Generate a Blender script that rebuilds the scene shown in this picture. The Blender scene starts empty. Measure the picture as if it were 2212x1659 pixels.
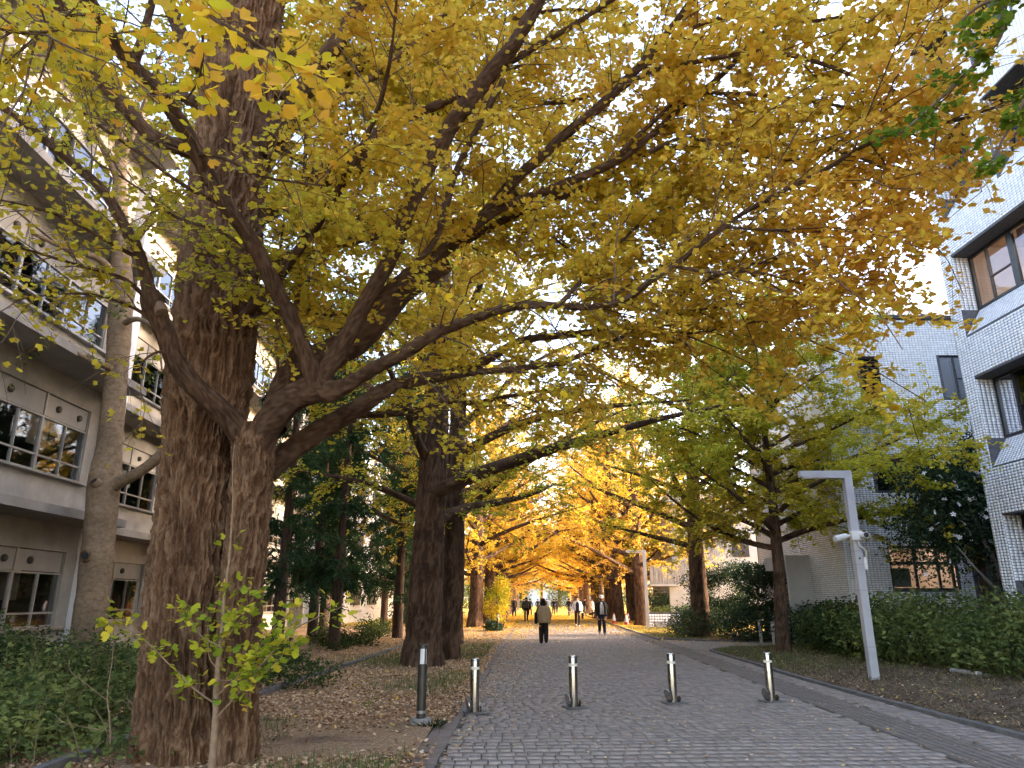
import bpy, bmesh, math, random
import numpy as np
from mathutils import Vector, Matrix
R = math.radians
rng = np.random.default_rng(7)
random.seed(7)
sc = bpy.context.scene
col = sc.collection

# ------------------------------------------------------------------ camera, sky, sun, exposure
CAM_H, PITCH, YAW, FPX = 1.6, R(16.9), R(2.105), 711.0
cam = bpy.data.cameras.new('camera'); cam.sensor_width = 36; cam.lens = 36 * FPX / 1024
cam.clip_start = 0.05; cam.clip_end = 3000
camo = bpy.data.objects.new('camera', cam); col.objects.link(camo)
camo.location = (0, 0, CAM_H); camo.rotation_euler = (math.pi / 2 + PITCH, 0, YAW)
sc.camera = camo
SUN_AZ, SUN_EL = R(80), R(17)          # azimuth from +Y towards +X
world = bpy.data.worlds.new('World'); sc.world = world; world.use_nodes = True
wn = world.node_tree.nodes; wl = world.node_tree.links
bg = wn['Background']; sky = wn.new('ShaderNodeTexSky'); sky.sky_type = 'NISHITA'; sky.sun_disc = False
sky.sun_elevation = SUN_EL; sky.sun_rotation = SUN_AZ; sky.air_density = 1.0; sky.dust_density = 2.0; sky.ozone_density = 0.6
wl.new(sky.outputs[0], bg.inputs[0]); bg.inputs[1].default_value = 0.15
sun = bpy.data.lights.new('sun', 'SUN'); sun.energy = 1.4; sun.angle = R(10); sun.color = (1.0, 0.86, 0.66)
suno = bpy.data.objects.new('sun', sun); col.objects.link(suno)
sdir = Vector((math.sin(SUN_AZ) * math.cos(SUN_EL), math.cos(SUN_AZ) * math.cos(SUN_EL), math.sin(SUN_EL)))
suno.rotation_euler = sdir.to_track_quat('Z', 'Y').to_euler(); suno.location = (40, 20, 40)
sc.view_settings.view_transform = 'Standard'; sc.view_settings.look = 'None'
sc.view_settings.gamma = 1.0; sc.view_settings.use_curve_mapping = False
sc.view_settings.exposure = 3.25
sc.view_settings.use_white_balance = True; sc.view_settings.white_balance_temperature = 7000; sc.view_settings.white_balance_tint = 20
sc.cycles.use_adaptive_sampling = True; sc.cycles.adaptive_threshold = 0.03
sc.cycles.max_bounces = 6; sc.cycles.diffuse_bounces = 4; sc.cycles.glossy_bounces = 3
sc.cycles.transmission_bounces = 5; sc.cycles.transparent_max_bounces = 6
sc.cycles.use_denoising = True; sc.cycles.caustics_reflective = False; sc.cycles.caustics_refractive = False

# ------------------------------------------------------------------ measuring: a sight line of the photograph met with the plane at distance Y
PX = 2212.0
def ray(x, y):
    u = (x * 1024 / PX - 512) / FPX; v = -(y * 1024 / PX - 384) / FPX
    cp, sp = math.cos(PITCH), math.sin(PITCH); f = cp - v * sp; z = sp + v * cp
    c, s = math.cos(YAW), math.sin(YAW)
    return np.array([u * c - f * s, u * s + f * c, z])
def at(x, y, Y):
    d = ray(x, y); return np.array([0, 0, CAM_H]) + d * (Y / d[1])
def depth(p):
    return (-math.sin(YAW) * p[0] + math.cos(YAW) * p[1]) * math.cos(PITCH) + (p[2] - CAM_H) * math.sin(PITCH)
def gnd(x, y, z=0.0):
    d = ray(x, y); return np.array([0, 0, CAM_H]) + d * ((z - CAM_H) / d[2])

# ------------------------------------------------------------------ helpers
def tag(o, label=None, cat=None, group=None, kind=None):
    if label: o['label'] = label
    if cat: o['category'] = cat
    if group: o['group'] = group
    if kind: o['kind'] = kind
    return o
def empty(name, loc=(0, 0, 0), rz=0.0):
    o = bpy.data.objects.new(name, None); col.objects.link(o); o.location = loc; o.rotation_euler = (0, 0, rz)
    o.empty_display_size = 0.2
    return o
def link(name, me, mat=None, parent=None, loc=None, kind=None):
    o = bpy.data.objects.new(name, me); col.objects.link(o)
    if mat is not None and not me.materials: me.materials.append(mat)
    if parent is not None: o.parent = parent
    if loc is not None: o.location = loc
    if kind: o['kind'] = kind
    return o
def npmesh(name, V, F, smooth=False, attr=None, attr_name='tint', ridge=None):
    V = np.asarray(V, np.float32); F = np.asarray(F, np.int32); k = F.shape[1]
    me = bpy.data.meshes.new(name)
    me.vertices.add(len(V)); me.vertices.foreach_set('co', V.ravel())
    me.loops.add(F.size); me.loops.foreach_set('vertex_index', F.ravel())
    me.polygons.add(len(F)); me.polygons.foreach_set('loop_start', np.arange(0, F.size, k, dtype=np.int32))
    me.polygons.foreach_set('loop_total', np.full(len(F), k, np.int32))
    if smooth: me.polygons.foreach_set('use_smooth', np.ones(len(F), bool))
    if attr is not None:
        a = me.attributes.new(attr_name, 'FLOAT', 'FACE'); a.data.foreach_set('value', np.asarray(attr, np.float32))
    if ridge is not None:
        a = me.attributes.new('ridge', 'FLOAT', 'POINT'); a.data.foreach_set('value', np.asarray(ridge, np.float32))
    me.update(calc_edges=True)
    return me
class MB:
    """collects shapes for ONE mesh"""
    def __init__(s): s.v = []; s.f = []
    def add(s, V, F):
        n = len(s.v); s.v += [tuple(map(float, p)) for p in V]; s.f += [tuple(int(i) + n for i in f) for f in F]; return s
    def box(s, c, d, rz=0.0, rot=None):
        x, y, z = [q / 2 for q in d]
        V = np.array([(-x, -y, -z), (x, -y, -z), (x, y, -z), (-x, y, -z), (-x, -y, z), (x, -y, z), (x, y, z), (-x, y, z)])
        if rot is not None: V = V @ np.array(rot).T
        elif rz: c_, s_ = math.cos(rz), math.sin(rz); V = V @ np.array([[c_, s_, 0], [-s_, c_, 0], [0, 0, 1]])
        return s.add(V + np.array(c), [(0, 3, 2, 1), (4, 5, 6, 7), (0, 1, 5, 4), (1, 2, 6, 5), (2, 3, 7, 6), (3, 0, 4, 7)])
    def prism(s, poly, a, b):
        """poly: list of 3D points (planar), extruded by the vector from a to b given as offsets"""
        n = len(poly); P = np.array(poly, float); V = np.vstack([P + np.array(a), P + np.array(b)])
        F = [tuple(range(n - 1, -1, -1)), tuple(range(n, 2 * n))] + [(i, (i + 1) % n, (i + 1) % n + n, i + n) for i in range(n)]
        return s.add(V, F)
    def lathe(s, prof, c=(0, 0, 0), n=20):
        V = []; F = []
        for (r, z) in prof:
            for k in range(n): t = 2 * math.pi * k / n; V.append((c[0] + r * math.cos(t), c[1] + r * math.sin(t), c[2] + z))
        for i in range(len(prof) - 1):
            for k in range(n): F.append((i * n + k, i * n + (k + 1) % n, (i + 1) * n + (k + 1) % n, (i + 1) * n + k))
        F.append(tuple(range(n - 1, -1, -1))); m = (len(prof) - 1) * n; F.append(tuple(range(m, m + n)))
        return s.add(V, F)
    def tube(s, pts, rad, n=10):
        V, F = tube(pts, rad, n); return s.add(V, F)
    def mesh(s, name, smooth=False, bevel=0.0):
        me = bpy.data.meshes.new(name); me.from_pydata(s.v, [], s.f)
        bm = bmesh.new(); bm.from_mesh(me); bmesh.ops.recalc_face_normals(bm, faces=bm.faces)
        if bevel:
            ed = [e for e in bm.edges if len(e.link_faces) == 2 and e.calc_face_angle(0) > 0.6]
            bmesh.ops.bevel(bm, geom=ed, offset=bevel, segments=2, affect='EDGES', profile=0.6)
        if smooth:
            for f in bm.faces: f.smooth = True
            for e in bm.edges:
                if len(e.link_faces) == 2 and e.calc_face_angle(0) > 0.7: e.smooth = False
        bm.to_mesh(me); bm.free(); return me
    def build(s, name, mat, parent=None, smooth=False, bevel=0.0, kind=None):
        return link(name, s.mesh(name, smooth, bevel), mat, parent, kind=kind)
def unit(v):
    v = np.asarray(v, float); return v / (np.linalg.norm(v, axis=-1, keepdims=True) + 1e-12)
def frames(P):
    T = np.gradient(P, axis=0); T = unit(T)
    a = np.array([0, 0, 1.0]) if abs(T[0][2]) < 0.8 else np.array([1.0, 0, 0])
    N = np.zeros_like(P); N[0] = unit(np.cross(T[0], a))
    for i in range(1, len(P)):
        n = N[i - 1] - T[i] * np.dot(N[i - 1], T[i]); N[i] = n / (np.linalg.norm(n) + 1e-12)
    return T, N, np.cross(T, N)
def tube(P, rad, n=8):
    P = np.asarray(P, float); rad = np.broadcast_to(np.asarray(rad, float), (len(P),))
    T, N, B = frames(P); t = np.arange(n) * 2 * np.pi / n
    V = P[:, None, :] + rad[:, None, None] * (np.cos(t)[None, :, None] * N[:, None, :] + np.sin(t)[None, :, None] * B[:, None, :])
    m = len(P); i = np.arange(m - 1)[:, None]; k = np.arange(n)[None, :]; k2 = (k + 1) % n
    F = np.stack([i * n + k, i * n + k2, (i + 1) * n + k2, (i + 1) * n + k], -1).reshape(-1, 4)
    return V.reshape(-1, 3), F
def spline(P, step):
    """catmull-rom through the rows of P (extra columns carried along), resampled at about step metres"""
    P = np.asarray(P, float)
    if len(P) < 3: 
        L = np.linalg.norm(P[1, :3] - P[0, :3]); n = max(2, int(L / step) + 1); t = np.linspace(0, 1, n)[:, None]; return P[0] * (1 - t) + P[1] * t
    Q = np.vstack([2 * P[0] - P[1], P, 2 * P[-1] - P[-2]]); out = []
    for i in range(1, len(Q) - 2):
        L = np.linalg.norm(Q[i + 1, :3] - Q[i, :3]); n = max(2, int(round(L / step)))
        t = (np.arange(n) / n)[:, None]; p0, p1, p2, p3 = Q[i - 1], Q[i], Q[i + 1], Q[i + 2]
        out.append(0.5 * (2 * p1 + (p2 - p0) * t + (2 * p0 - 5 * p1 + 4 * p2 - p3) * t ** 2 + (3 * p1 - p0 - 3 * p2 + p3) * t ** 3))
    out.append(P[-1:]); return np.vstack(out)
def _h(i, j, k, s):
    n = (i * 374761393 + j * 668265263 + k * 2147483647 + s * 974634777) & 0xffffffff
    n = ((n ^ (n >> 13)) * 1274126177) & 0xffffffff
    return ((n ^ (n >> 16)) & 0xffff) / 32767.5 - 1.0
def noise(p, seed=0):
    """value noise in -1..1 at the rows of p"""
    p = np.asarray(p, float); i = np.floor(p).astype(np.int64); f = p - i; f = f * f * (3 - 2 * f); r = 0
    for a in (0, 1):
        for b in (0, 1):
            for c in (0, 1):
                w = (f[:, 0] if a else 1 - f[:, 0]) * (f[:, 1] if b else 1 - f[:, 1]) * (f[:, 2] if c else 1 - f[:, 2])
                r = r + w * _h(i[:, 0] + a, i[:, 1] + b, i[:, 2] + c, seed)
    return r
def rotz(V, a):
    c, s = math.cos(a), math.sin(a); V = np.asarray(V, float); return np.stack([V[:, 0] * c - V[:, 1] * s, V[:, 0] * s + V[:, 1] * c, V[:, 2]], 1)

# ------------------------------------------------------------------ materials
def newmat(name):
    m = bpy.data.materials.new(name); m.use_nodes = True; return m, m.node_tree.nodes, m.node_tree.links, m.node_tree.nodes['Principled BSDF']
def ramp(n, stops):
    r = n.new('ShaderNodeValToRGB'); e = r.color_ramp.elements
    while len(e) < len(stops): e.new(0.5)
    for q, (p, c) in zip(e, stops): q.position = p; q.color = (*c, 1)
    return r
def M(name, c1, c2, scale=6.0, rough=0.8, bump=0.0, stretch=(1, 1, 1), detail=5.0, metal=0.0, spec=0.4, coords='Object', dist=0.02, c3=None, scale2=40.0, island=0.0):
    m, n, l, b = newmat(name)
    tc = n.new('ShaderNodeTexCoord'); mp = n.new('ShaderNodeMapping'); mp.inputs['Scale'].default_value = stretch
    l.new(tc.outputs[coords], mp.inputs[0])
    nz = n.new('ShaderNodeTexNoise'); nz.inputs['Scale'].default_value = scale; nz.inputs['Detail'].default_value = detail; nz.inputs['Roughness'].default_value = 0.62
    l.new(mp.outputs[0], nz.inputs[0])
    rp = ramp(n, [(0.3, c1), (0.7, c2)] if c3 is None else [(0.25, c1), (0.5, c2), (0.78, c3)])
    l.new(nz.outputs['Fac'], rp.inputs[0]); out = rp.outputs[0]
    if island:
        ge = n.new('ShaderNodeNewGeometry'); ob = n.new('ShaderNodeObjectInfo'); ad = n.new('ShaderNodeMath'); ad.operation = 'ADD'
        l.new(ge.outputs['Random Per Island'], ad.inputs[0]); l.new(ob.outputs['Random'], ad.inputs[1])
        fr = n.new('ShaderNodeMath'); fr.operation = 'FRACT'; l.new(ad.outputs[0], fr.inputs[0])
        mr = n.new('ShaderNodeMapRange'); mr.inputs[3].default_value = 1 - island; mr.inputs[4].default_value = 1 + island; l.new(fr.outputs[0], mr.inputs[0])
        mx = n.new('ShaderNodeVectorMath'); mx.operation = 'SCALE'; l.new(out, mx.inputs[0]); l.new(mr.outputs[0], mx.inputs['Scale']); out = mx.outputs[0]
    l.new(out, b.inputs['Base Color'])
    b.inputs['Roughness'].default_value = rough; b.inputs['Metallic'].default_value = metal; b.inputs['Specular IOR Level'].default_value = spec
    if bump:
        n2 = n.new('ShaderNodeTexNoise'); n2.inputs['Scale'].default_value = scale2; n2.inputs['Detail'].default_value = 4; l.new(mp.outputs[0], n2.inputs[0])
        bp = n.new('ShaderNodeBump'); bp.inputs['Strength'].default_value = bump; bp.inputs['Distance'].default_value = dist
        l.new(n2.outputs['Fac'], bp.inputs['Height']); l.new(bp.outputs[0], b.inputs['Normal'])
    return m
def leafmat(name, stops, trans=0.45, rough=0.55, by_object=False):
    m, n, l, b = newmat(name); out = n['Material Output']
    if by_object: a = n.new('ShaderNodeObjectInfo'); fac = a.outputs['Random']
    else: a = n.new('ShaderNodeAttribute'); a.attribute_name = 'tint'; fac = a.outputs['Fac']
    rp = ramp(n, stops); l.new(fac, rp.inputs[0])
    n.remove(b); b = n.new('ShaderNodeBsdfDiffuse'); l.new(rp.outputs[0], b.inputs[0])
    tr = n.new('ShaderNodeBsdfTranslucent'); l.new(rp.outputs[0], tr.inputs[0])
    mx = n.new('ShaderNodeMixShader'); mx.inputs[0].default_value = trans
    l.new(b.outputs[0], mx.inputs[1]); l.new(tr.outputs[0], mx.inputs[2]); l.new(mx.outputs[0], out.inputs['Surface'])
    return m
GINKGO = [(0.0, (0.10, 0.19, 0.02)), (0.3, (0.42, 0.47, 0.05)), (0.55, (0.64, 0.52, 0.06)), (0.8, (0.76, 0.50, 0.07)), (1.0, (0.76, 0.41, 0.08))]
mt = {}
mt['leaf'] = leafmat('ginkgo_leaf', GINKGO, 0.5)
mt['leaf_single'] = leafmat('ginkgo_leaf_single', [(0.0, (0.62, 0.52, 0.03)), (0.5, (0.78, 0.50, 0.035)), (1.0, (0.80, 0.42, 0.06))], 0.45, by_object=True)
mt['leaf_green'] = leafmat('green_leaf', [(0, (0.022, 0.04, 0.016)), (0.5, (0.07, 0.105, 0.036)), (1, (0.21, 0.24, 0.07))], 0.3, 0.4)
mt['leaf_dark'] = leafmat('dark_leaf', [(0, (0.02, 0.038, 0.022)), (0.6, (0.05, 0.085, 0.048)), (1, (0.11, 0.16, 0.075))], 0.2, 0.35)
mt['needle'] = leafmat('conifer_leaf', [(0, (0.02, 0.045, 0.022)), (0.7, (0.055, 0.10, 0.045)), (0.95, (0.11, 0.15, 0.045)), (1, (0.34, 0.17, 0.04))], 0.25, 0.6)
mt['petal'] = M('white_petal', (0.75, 0.72, 0.74), (0.85, 0.84, 0.86), rough=0.6)
mt['litter'] = leafmat('fallen_leaf', [(0, (0.18, 0.095, 0.05)), (0.35, (0.40, 0.23, 0.125)), (0.6, (0.60, 0.40, 0.25)), (0.85, (0.74, 0.56, 0.36)), (1, (0.75, 0.47, 0.06))], 0.15, 0.7)
mt['litter_gold'] = leafmat('fallen_gold_leaf', [(0, (0.45, 0.24, 0.05)), (0.5, (0.72, 0.44, 0.06)), (1, (0.82, 0.58, 0.12))], 0.15, 0.7)
mt['mulch'] = leafmat('dry_mulch', [(0, (0.07, 0.045, 0.03)), (0.5, (0.19, 0.13, 0.085)), (0.85, (0.32, 0.24, 0.15)), (1, (0.30, 0.30, 0.12))], 0.1, 0.8)
mt['grass'] = leafmat('grass_blade', [(0, (0.05, 0.08, 0.02)), (0.6, (0.12, 0.16, 0.05)), (1, (0.30, 0.28, 0.12))], 0.25, 0.6)

def barkmat(name, c1, c2, c3, sc_=7.0, bump=0.9, stretch=(1, 1, 0.22), dist=0.03, ridge=None):
    m, n, l, b = newmat(name)
    tc = n.new('ShaderNodeTexCoord'); mp = n.new('ShaderNodeMapping'); mp.inputs['Scale'].default_value = stretch
    l.new(tc.outputs['Object'], mp.inputs[0])
    wz = n.new('ShaderNodeTexNoise'); wz.inputs['Scale'].default_value = sc_ * 1.5; wz.inputs['Detail'].default_value = 3; l.new(mp.outputs[0], wz.inputs[0])
    ad = n.new('ShaderNodeVectorMath'); ad.operation = 'MULTIPLY_ADD'; ad.inputs[1].default_value = (0.16,) * 3; l.new(wz.outputs['Color'], ad.inputs[0]); l.new(mp.outputs[0], ad.inputs[2])
    vo = n.new('ShaderNodeTexVoronoi'); vo.feature = 'F1'; vo.inputs['Scale'].default_value = sc_ * 2.4; l.new(ad.outputs[0], vo.inputs[0])
    nz = n.new('ShaderNodeTexNoise'); nz.inputs['Scale'].default_value = sc_ * 2; nz.inputs['Detail'].default_value = 8; nz.inputs['Roughness'].default_value = 0.68; l.new(ad.outputs[0], nz.inputs[0])
    rp = ramp(n, [(0.28, c1), (0.5, c2), (0.74, c3)]); l.new(nz.outputs['Fac'], rp.inputs[0])
    big = n.new('ShaderNodeTexNoise'); big.inputs['Scale'].default_value = 1.3; big.inputs['Detail'].default_value = 3; l.new(tc.outputs['Object'], big.inputs[0])
    mr = n.new('ShaderNodeMapRange'); mr.inputs[1].default_value = 0.3; mr.inputs[2].default_value = 0.7; mr.inputs[3].default_value = 0.72; mr.inputs[4].default_value = 1.25; l.new(big.outputs['Fac'], mr.inputs[0])
    src = rp.outputs[0]
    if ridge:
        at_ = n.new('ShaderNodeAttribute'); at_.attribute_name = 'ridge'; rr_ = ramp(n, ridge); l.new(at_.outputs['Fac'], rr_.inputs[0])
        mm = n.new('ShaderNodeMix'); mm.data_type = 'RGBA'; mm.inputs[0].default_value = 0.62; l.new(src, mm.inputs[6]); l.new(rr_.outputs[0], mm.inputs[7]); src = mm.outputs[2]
    sv = n.new('ShaderNodeVectorMath'); sv.operation = 'SCALE'; l.new(src, sv.inputs[0]); l.new(mr.outputs[0], sv.inputs['Scale']); l.new(sv.outputs[0], b.inputs['Base Color'])
    mixh = n.new('ShaderNodeMath'); mixh.operation = 'MULTIPLY_ADD'; mixh.inputs[1].default_value = -0.9; l.new(vo.outputs['Distance'], mixh.inputs[0]); l.new(nz.outputs['Fac'], mixh.inputs[2])
    bp = n.new('ShaderNodeBump'); bp.inputs['Strength'].default_value = bump; bp.inputs['Distance'].default_value = dist
    l.new(mixh.outputs[0], bp.inputs['Height']); l.new(bp.outputs[0], b.inputs['Normal'])
    b.inputs['Roughness'].default_value = 0.92; b.inputs['Specular IOR Level'].default_value = 0.2
    return m
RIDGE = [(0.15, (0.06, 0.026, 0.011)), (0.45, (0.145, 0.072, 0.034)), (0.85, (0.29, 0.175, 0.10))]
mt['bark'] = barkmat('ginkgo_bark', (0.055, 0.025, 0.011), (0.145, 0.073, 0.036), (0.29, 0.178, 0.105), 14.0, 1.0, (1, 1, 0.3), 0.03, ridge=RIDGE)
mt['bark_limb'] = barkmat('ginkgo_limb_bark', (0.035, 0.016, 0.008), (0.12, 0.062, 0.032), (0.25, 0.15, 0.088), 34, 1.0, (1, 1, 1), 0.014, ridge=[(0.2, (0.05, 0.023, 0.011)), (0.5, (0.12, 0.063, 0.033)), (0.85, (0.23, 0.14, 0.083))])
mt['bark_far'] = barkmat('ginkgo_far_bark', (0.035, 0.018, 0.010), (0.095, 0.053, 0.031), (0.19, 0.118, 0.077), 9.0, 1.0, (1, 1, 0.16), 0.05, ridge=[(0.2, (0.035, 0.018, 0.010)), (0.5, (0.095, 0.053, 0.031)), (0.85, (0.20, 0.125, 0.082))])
mt['bark_smooth'] = barkmat('smooth_bark', (0.11, 0.075, 0.045), (0.21, 0.145, 0.09), (0.30, 0.22, 0.15), 5.0, 0.35, (1, 1, 1.6), 0.01)
mt['bark_dark'] = barkmat('conifer_bark', (0.03, 0.02, 0.016), (0.07, 0.045, 0.034), (0.12, 0.08, 0.06), 6.0, 0.8, (1, 1, 0.15), 0.03)
mt['twig'] = M('twig', (0.07, 0.042, 0.028), (0.15, 0.095, 0.06), 20, 0.9)
mt['twig_pale'] = M('pale_twig', (0.17, 0.105, 0.06), (0.28, 0.19, 0.115), 20, 0.9)
mt['wood_cut'] = M('cut_wood', (0.12, 0.075, 0.045), (0.20, 0.135, 0.085), 10, 0.9, 0.3)
mt['paver'] = M('paver_concrete', (0.21, 0.172, 0.142), (0.31, 0.262, 0.222), 5.0, 0.85, 0.35, island=0.13, dist=0.004, scale2=160, detail=8)
mt['tactile'] = M('tactile_concrete', (0.13, 0.106, 0.086), (0.20, 0.168, 0.138), 6.0, 0.85, 0.3, island=0.14, dist=0.004, scale2=160, detail=8)
mt['grout'] = M('joint_sand', (0.05, 0.042, 0.034), (0.095, 0.078, 0.062), 12, 0.95, 0.4, dist=0.006)
mt['edge_stone'] = M('edging_stone', (0.13, 0.10, 0.08), (0.23, 0.18, 0.145), 7, 0.9, 0.4, island=0.15, dist=0.006, scale2=90)
mt['kerb'] = M('kerb_concrete', (0.09, 0.085, 0.08), (0.17, 0.16, 0.15), 8, 0.9, 0.4, island=0.12, dist=0.006, scale2=90)
mt['conc'] = M('pale_concrete', (0.28, 0.255, 0.225), (0.42, 0.39, 0.35), 1.6, 0.85, 0.25, dist=0.006, scale2=60, detail=9)
mt['conc_dark'] = M('grey_concrete', (0.20, 0.185, 0.165), (0.31, 0.285, 0.26), 1.6, 0.9, 0.25, dist=0.006, scale2=60, detail=9)
mt['white_wall'] = M('white_painted_concrete', (0.62, 0.61, 0.60), (0.78, 0.77, 0.76), 1.2, 0.8, 0.2, dist=0.005, detail=9)
mt['stair_white'] = M('weathered_white_concrete', (0.36, 0.355, 0.35), (0.50, 0.495, 0.49), 1.2, 0.85, 0.2, dist=0.005, detail=9)
mt['panel'] = M('grey_panel', (0.28, 0.265, 0.25), (0.34, 0.325, 0.305), 2, 0.6, detail=3)
mt['alu'] = M('aluminium_frame', (0.30, 0.29, 0.28), (0.38, 0.37, 0.355), 4, 0.42, metal=0.6)
mt['dark_frame'] = M('dark_frame', (0.018, 0.018, 0.02), (0.035, 0.034, 0.036), 4, 0.4)
mt['tile'] = M('white_tile', (0.76, 0.76, 0.78), (0.86, 0.86, 0.87), 0.9, 0.22, 0.0, island=0.09, spec=0.5)
mt['tile_joint'] = M('tile_joint', (0.07, 0.07, 0.08), (0.12, 0.12, 0.13), 8, 0.95)
mt['steel'] = M('brushed_steel', (0.34, 0.325, 0.30), (0.46, 0.44, 0.41), 30, 0.22, stretch=(6, 6, 0.2), metal=1.0)
mt['lamp_grey'] = M('grey_painted_steel', (0.40, 0.40, 0.42), (0.49, 0.49, 0.51), 3, 0.45, 0.05, island=0.0)
mt['bollard_dark'] = M('dark_bronze_metal', (0.055, 0.05, 0.042), (0.085, 0.078, 0.066), 6, 0.34, metal=0.5)
mt['acrylic'] = M('milky_acrylic', (0.74, 0.73, 0.70), (0.82, 0.81, 0.78), 6, 0.3)
mt['reflect'] = M('pale_yellow_band', (0.80, 0.76, 0.60), (0.88, 0.84, 0.68), 20, 0.4)
mt['white_plastic'] = M('white_plastic', (0.66, 0.65, 0.62), (0.76, 0.75, 0.72), 6, 0.4)
mt['black'] = M('black_plastic', (0.012, 0.012, 0.013), (0.024, 0.023, 0.023), 6, 0.4)
mt['red'] = M('red_cone', (0.50, 0.03, 0.02), (0.62, 0.06, 0.035), 8, 0.5)
mt['wood'] = M('weathered_timber', (0.26, 0.17, 0.11), (0.42, 0.30, 0.21), 6, 0.8, 0.3, stretch=(1, 1, 8), island=0.12)
mt['stain'] = M('stained_concrete', (0.08, 0.075, 0.07), (0.46, 0.455, 0.45), 2.2, 0.9, 0.2, stretch=(5, 5, 0.5), detail=9)
mt['blind'] = M('window_blind', (0.40, 0.39, 0.36), (0.50, 0.48, 0.45), 3, 0.8)
mt['room_warm'] = M('warm_room_wall', (0.58, 0.46, 0.36), (0.68, 0.56, 0.45), 2, 0.8)
mt['green_board'] = M('green_board', (0.10, 0.17, 0.09), (0.13, 0.21, 0.11), 3, 0.6)
mt['room_dark'] = M('dim_room', (0.05, 0.05, 0.048), (0.09, 0.088, 0.085), 1.5, 0.9)
def glassmat(name, tint, rough=0.03, alpha=0.45):
    m, n, l, b = newmat(name); out = n['Material Output']
    tr = n.new('ShaderNodeBsdfTransparent'); tr.inputs[0].default_value = (*tint, 1)
    gl = n.new('ShaderNodeBsdfGlossy'); gl.inputs['Roughness'].default_value = rough; gl.inputs[0].default_value = (0.9, 0.93, 1.0, 1)
    fr = n.new('ShaderNodeFresnel'); fr.inputs[0].default_value = 1.5
    ad = n.new('ShaderNodeMath'); ad.operation = 'ADD'; ad.inputs[1].default_value = 0.06; l.new(fr.outputs[0], ad.inputs[0])
    mx = n.new('ShaderNodeMixShader'); l.new(ad.outputs[0], mx.inputs[0]); l.new(tr.outputs[0], mx.inputs[1]); l.new(gl.outputs[0], mx.inputs[2])
    l.new(mx.outputs[0], out.inputs['Surface']); return m
mt['glass'] = glassmat('window_glass', (0.55, 0.58, 0.58))
mt['glass_dark'] = glassmat('tinted_glass', (0.30, 0.32, 0.33))
def cloth(name, c, v=0.25):
    return M(name, tuple(q * (1 - v) for q in c), tuple(min(1, q * (1 + v)) for q in c), 14, 0.85, 0.15, dist=0.004, spec=0.2)
def lightmat(name, c, s):
    m, n, l, b = newmat(name); e = n.new('ShaderNodeEmission'); e.inputs[0].default_value = (*c, 1); e.inputs[1].default_value = s
    l.new(e.outputs[0], n['Material Output'].inputs['Surface']); return m
mt['tubelight'] = lightmat('lit_ceiling_light', (1, 0.9, 0.78), 7.0)
# ------------------------------------------------------------------ ground, path, verges
KA = [(6.15, 1.0), (5.86, 8.0), (5.62, 11.4), (5.46, 15.7), (5.5, 20.0), (5.5, 24.2), (5.75, 25.1), (6.4, 25.8), (8.5, 26.9), (11.0, 27.5), (22.0, 28.0)]
KB = [(22.0, 30.2), (14.0, 29.9), (10.1, 29.75), (8.1, 29.95), (6.6, 30.6), (5.6, 31.3), (5.0, 32.3), (4.9, 33.6), (4.9, 60.0), (4.9, 140.0)]
def xa(Y): return np.interp(Y, [p[1] for p in KA], [p[0] for p in KA])
def xb(Y): return np.interp(Y, [29.75, 29.8, 29.95, 30.6, 31.3, 32.3, 33.6, 140], [22, 10.1, 8.1, 6.6, 5.6, 5.0, 4.9, 4.9])
def xl(Y): return -1.05 - 0.012 * (np.asarray(Y) - 8).clip(0, 30)
def verge_z(x, y):
    p = np.stack([x, y, np.zeros_like(x)], 1)
    return 0.03 + 0.03 * noise(p * 0.9, 3) + 0.012 * noise(p * 3.1, 4) + 0.02
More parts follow.
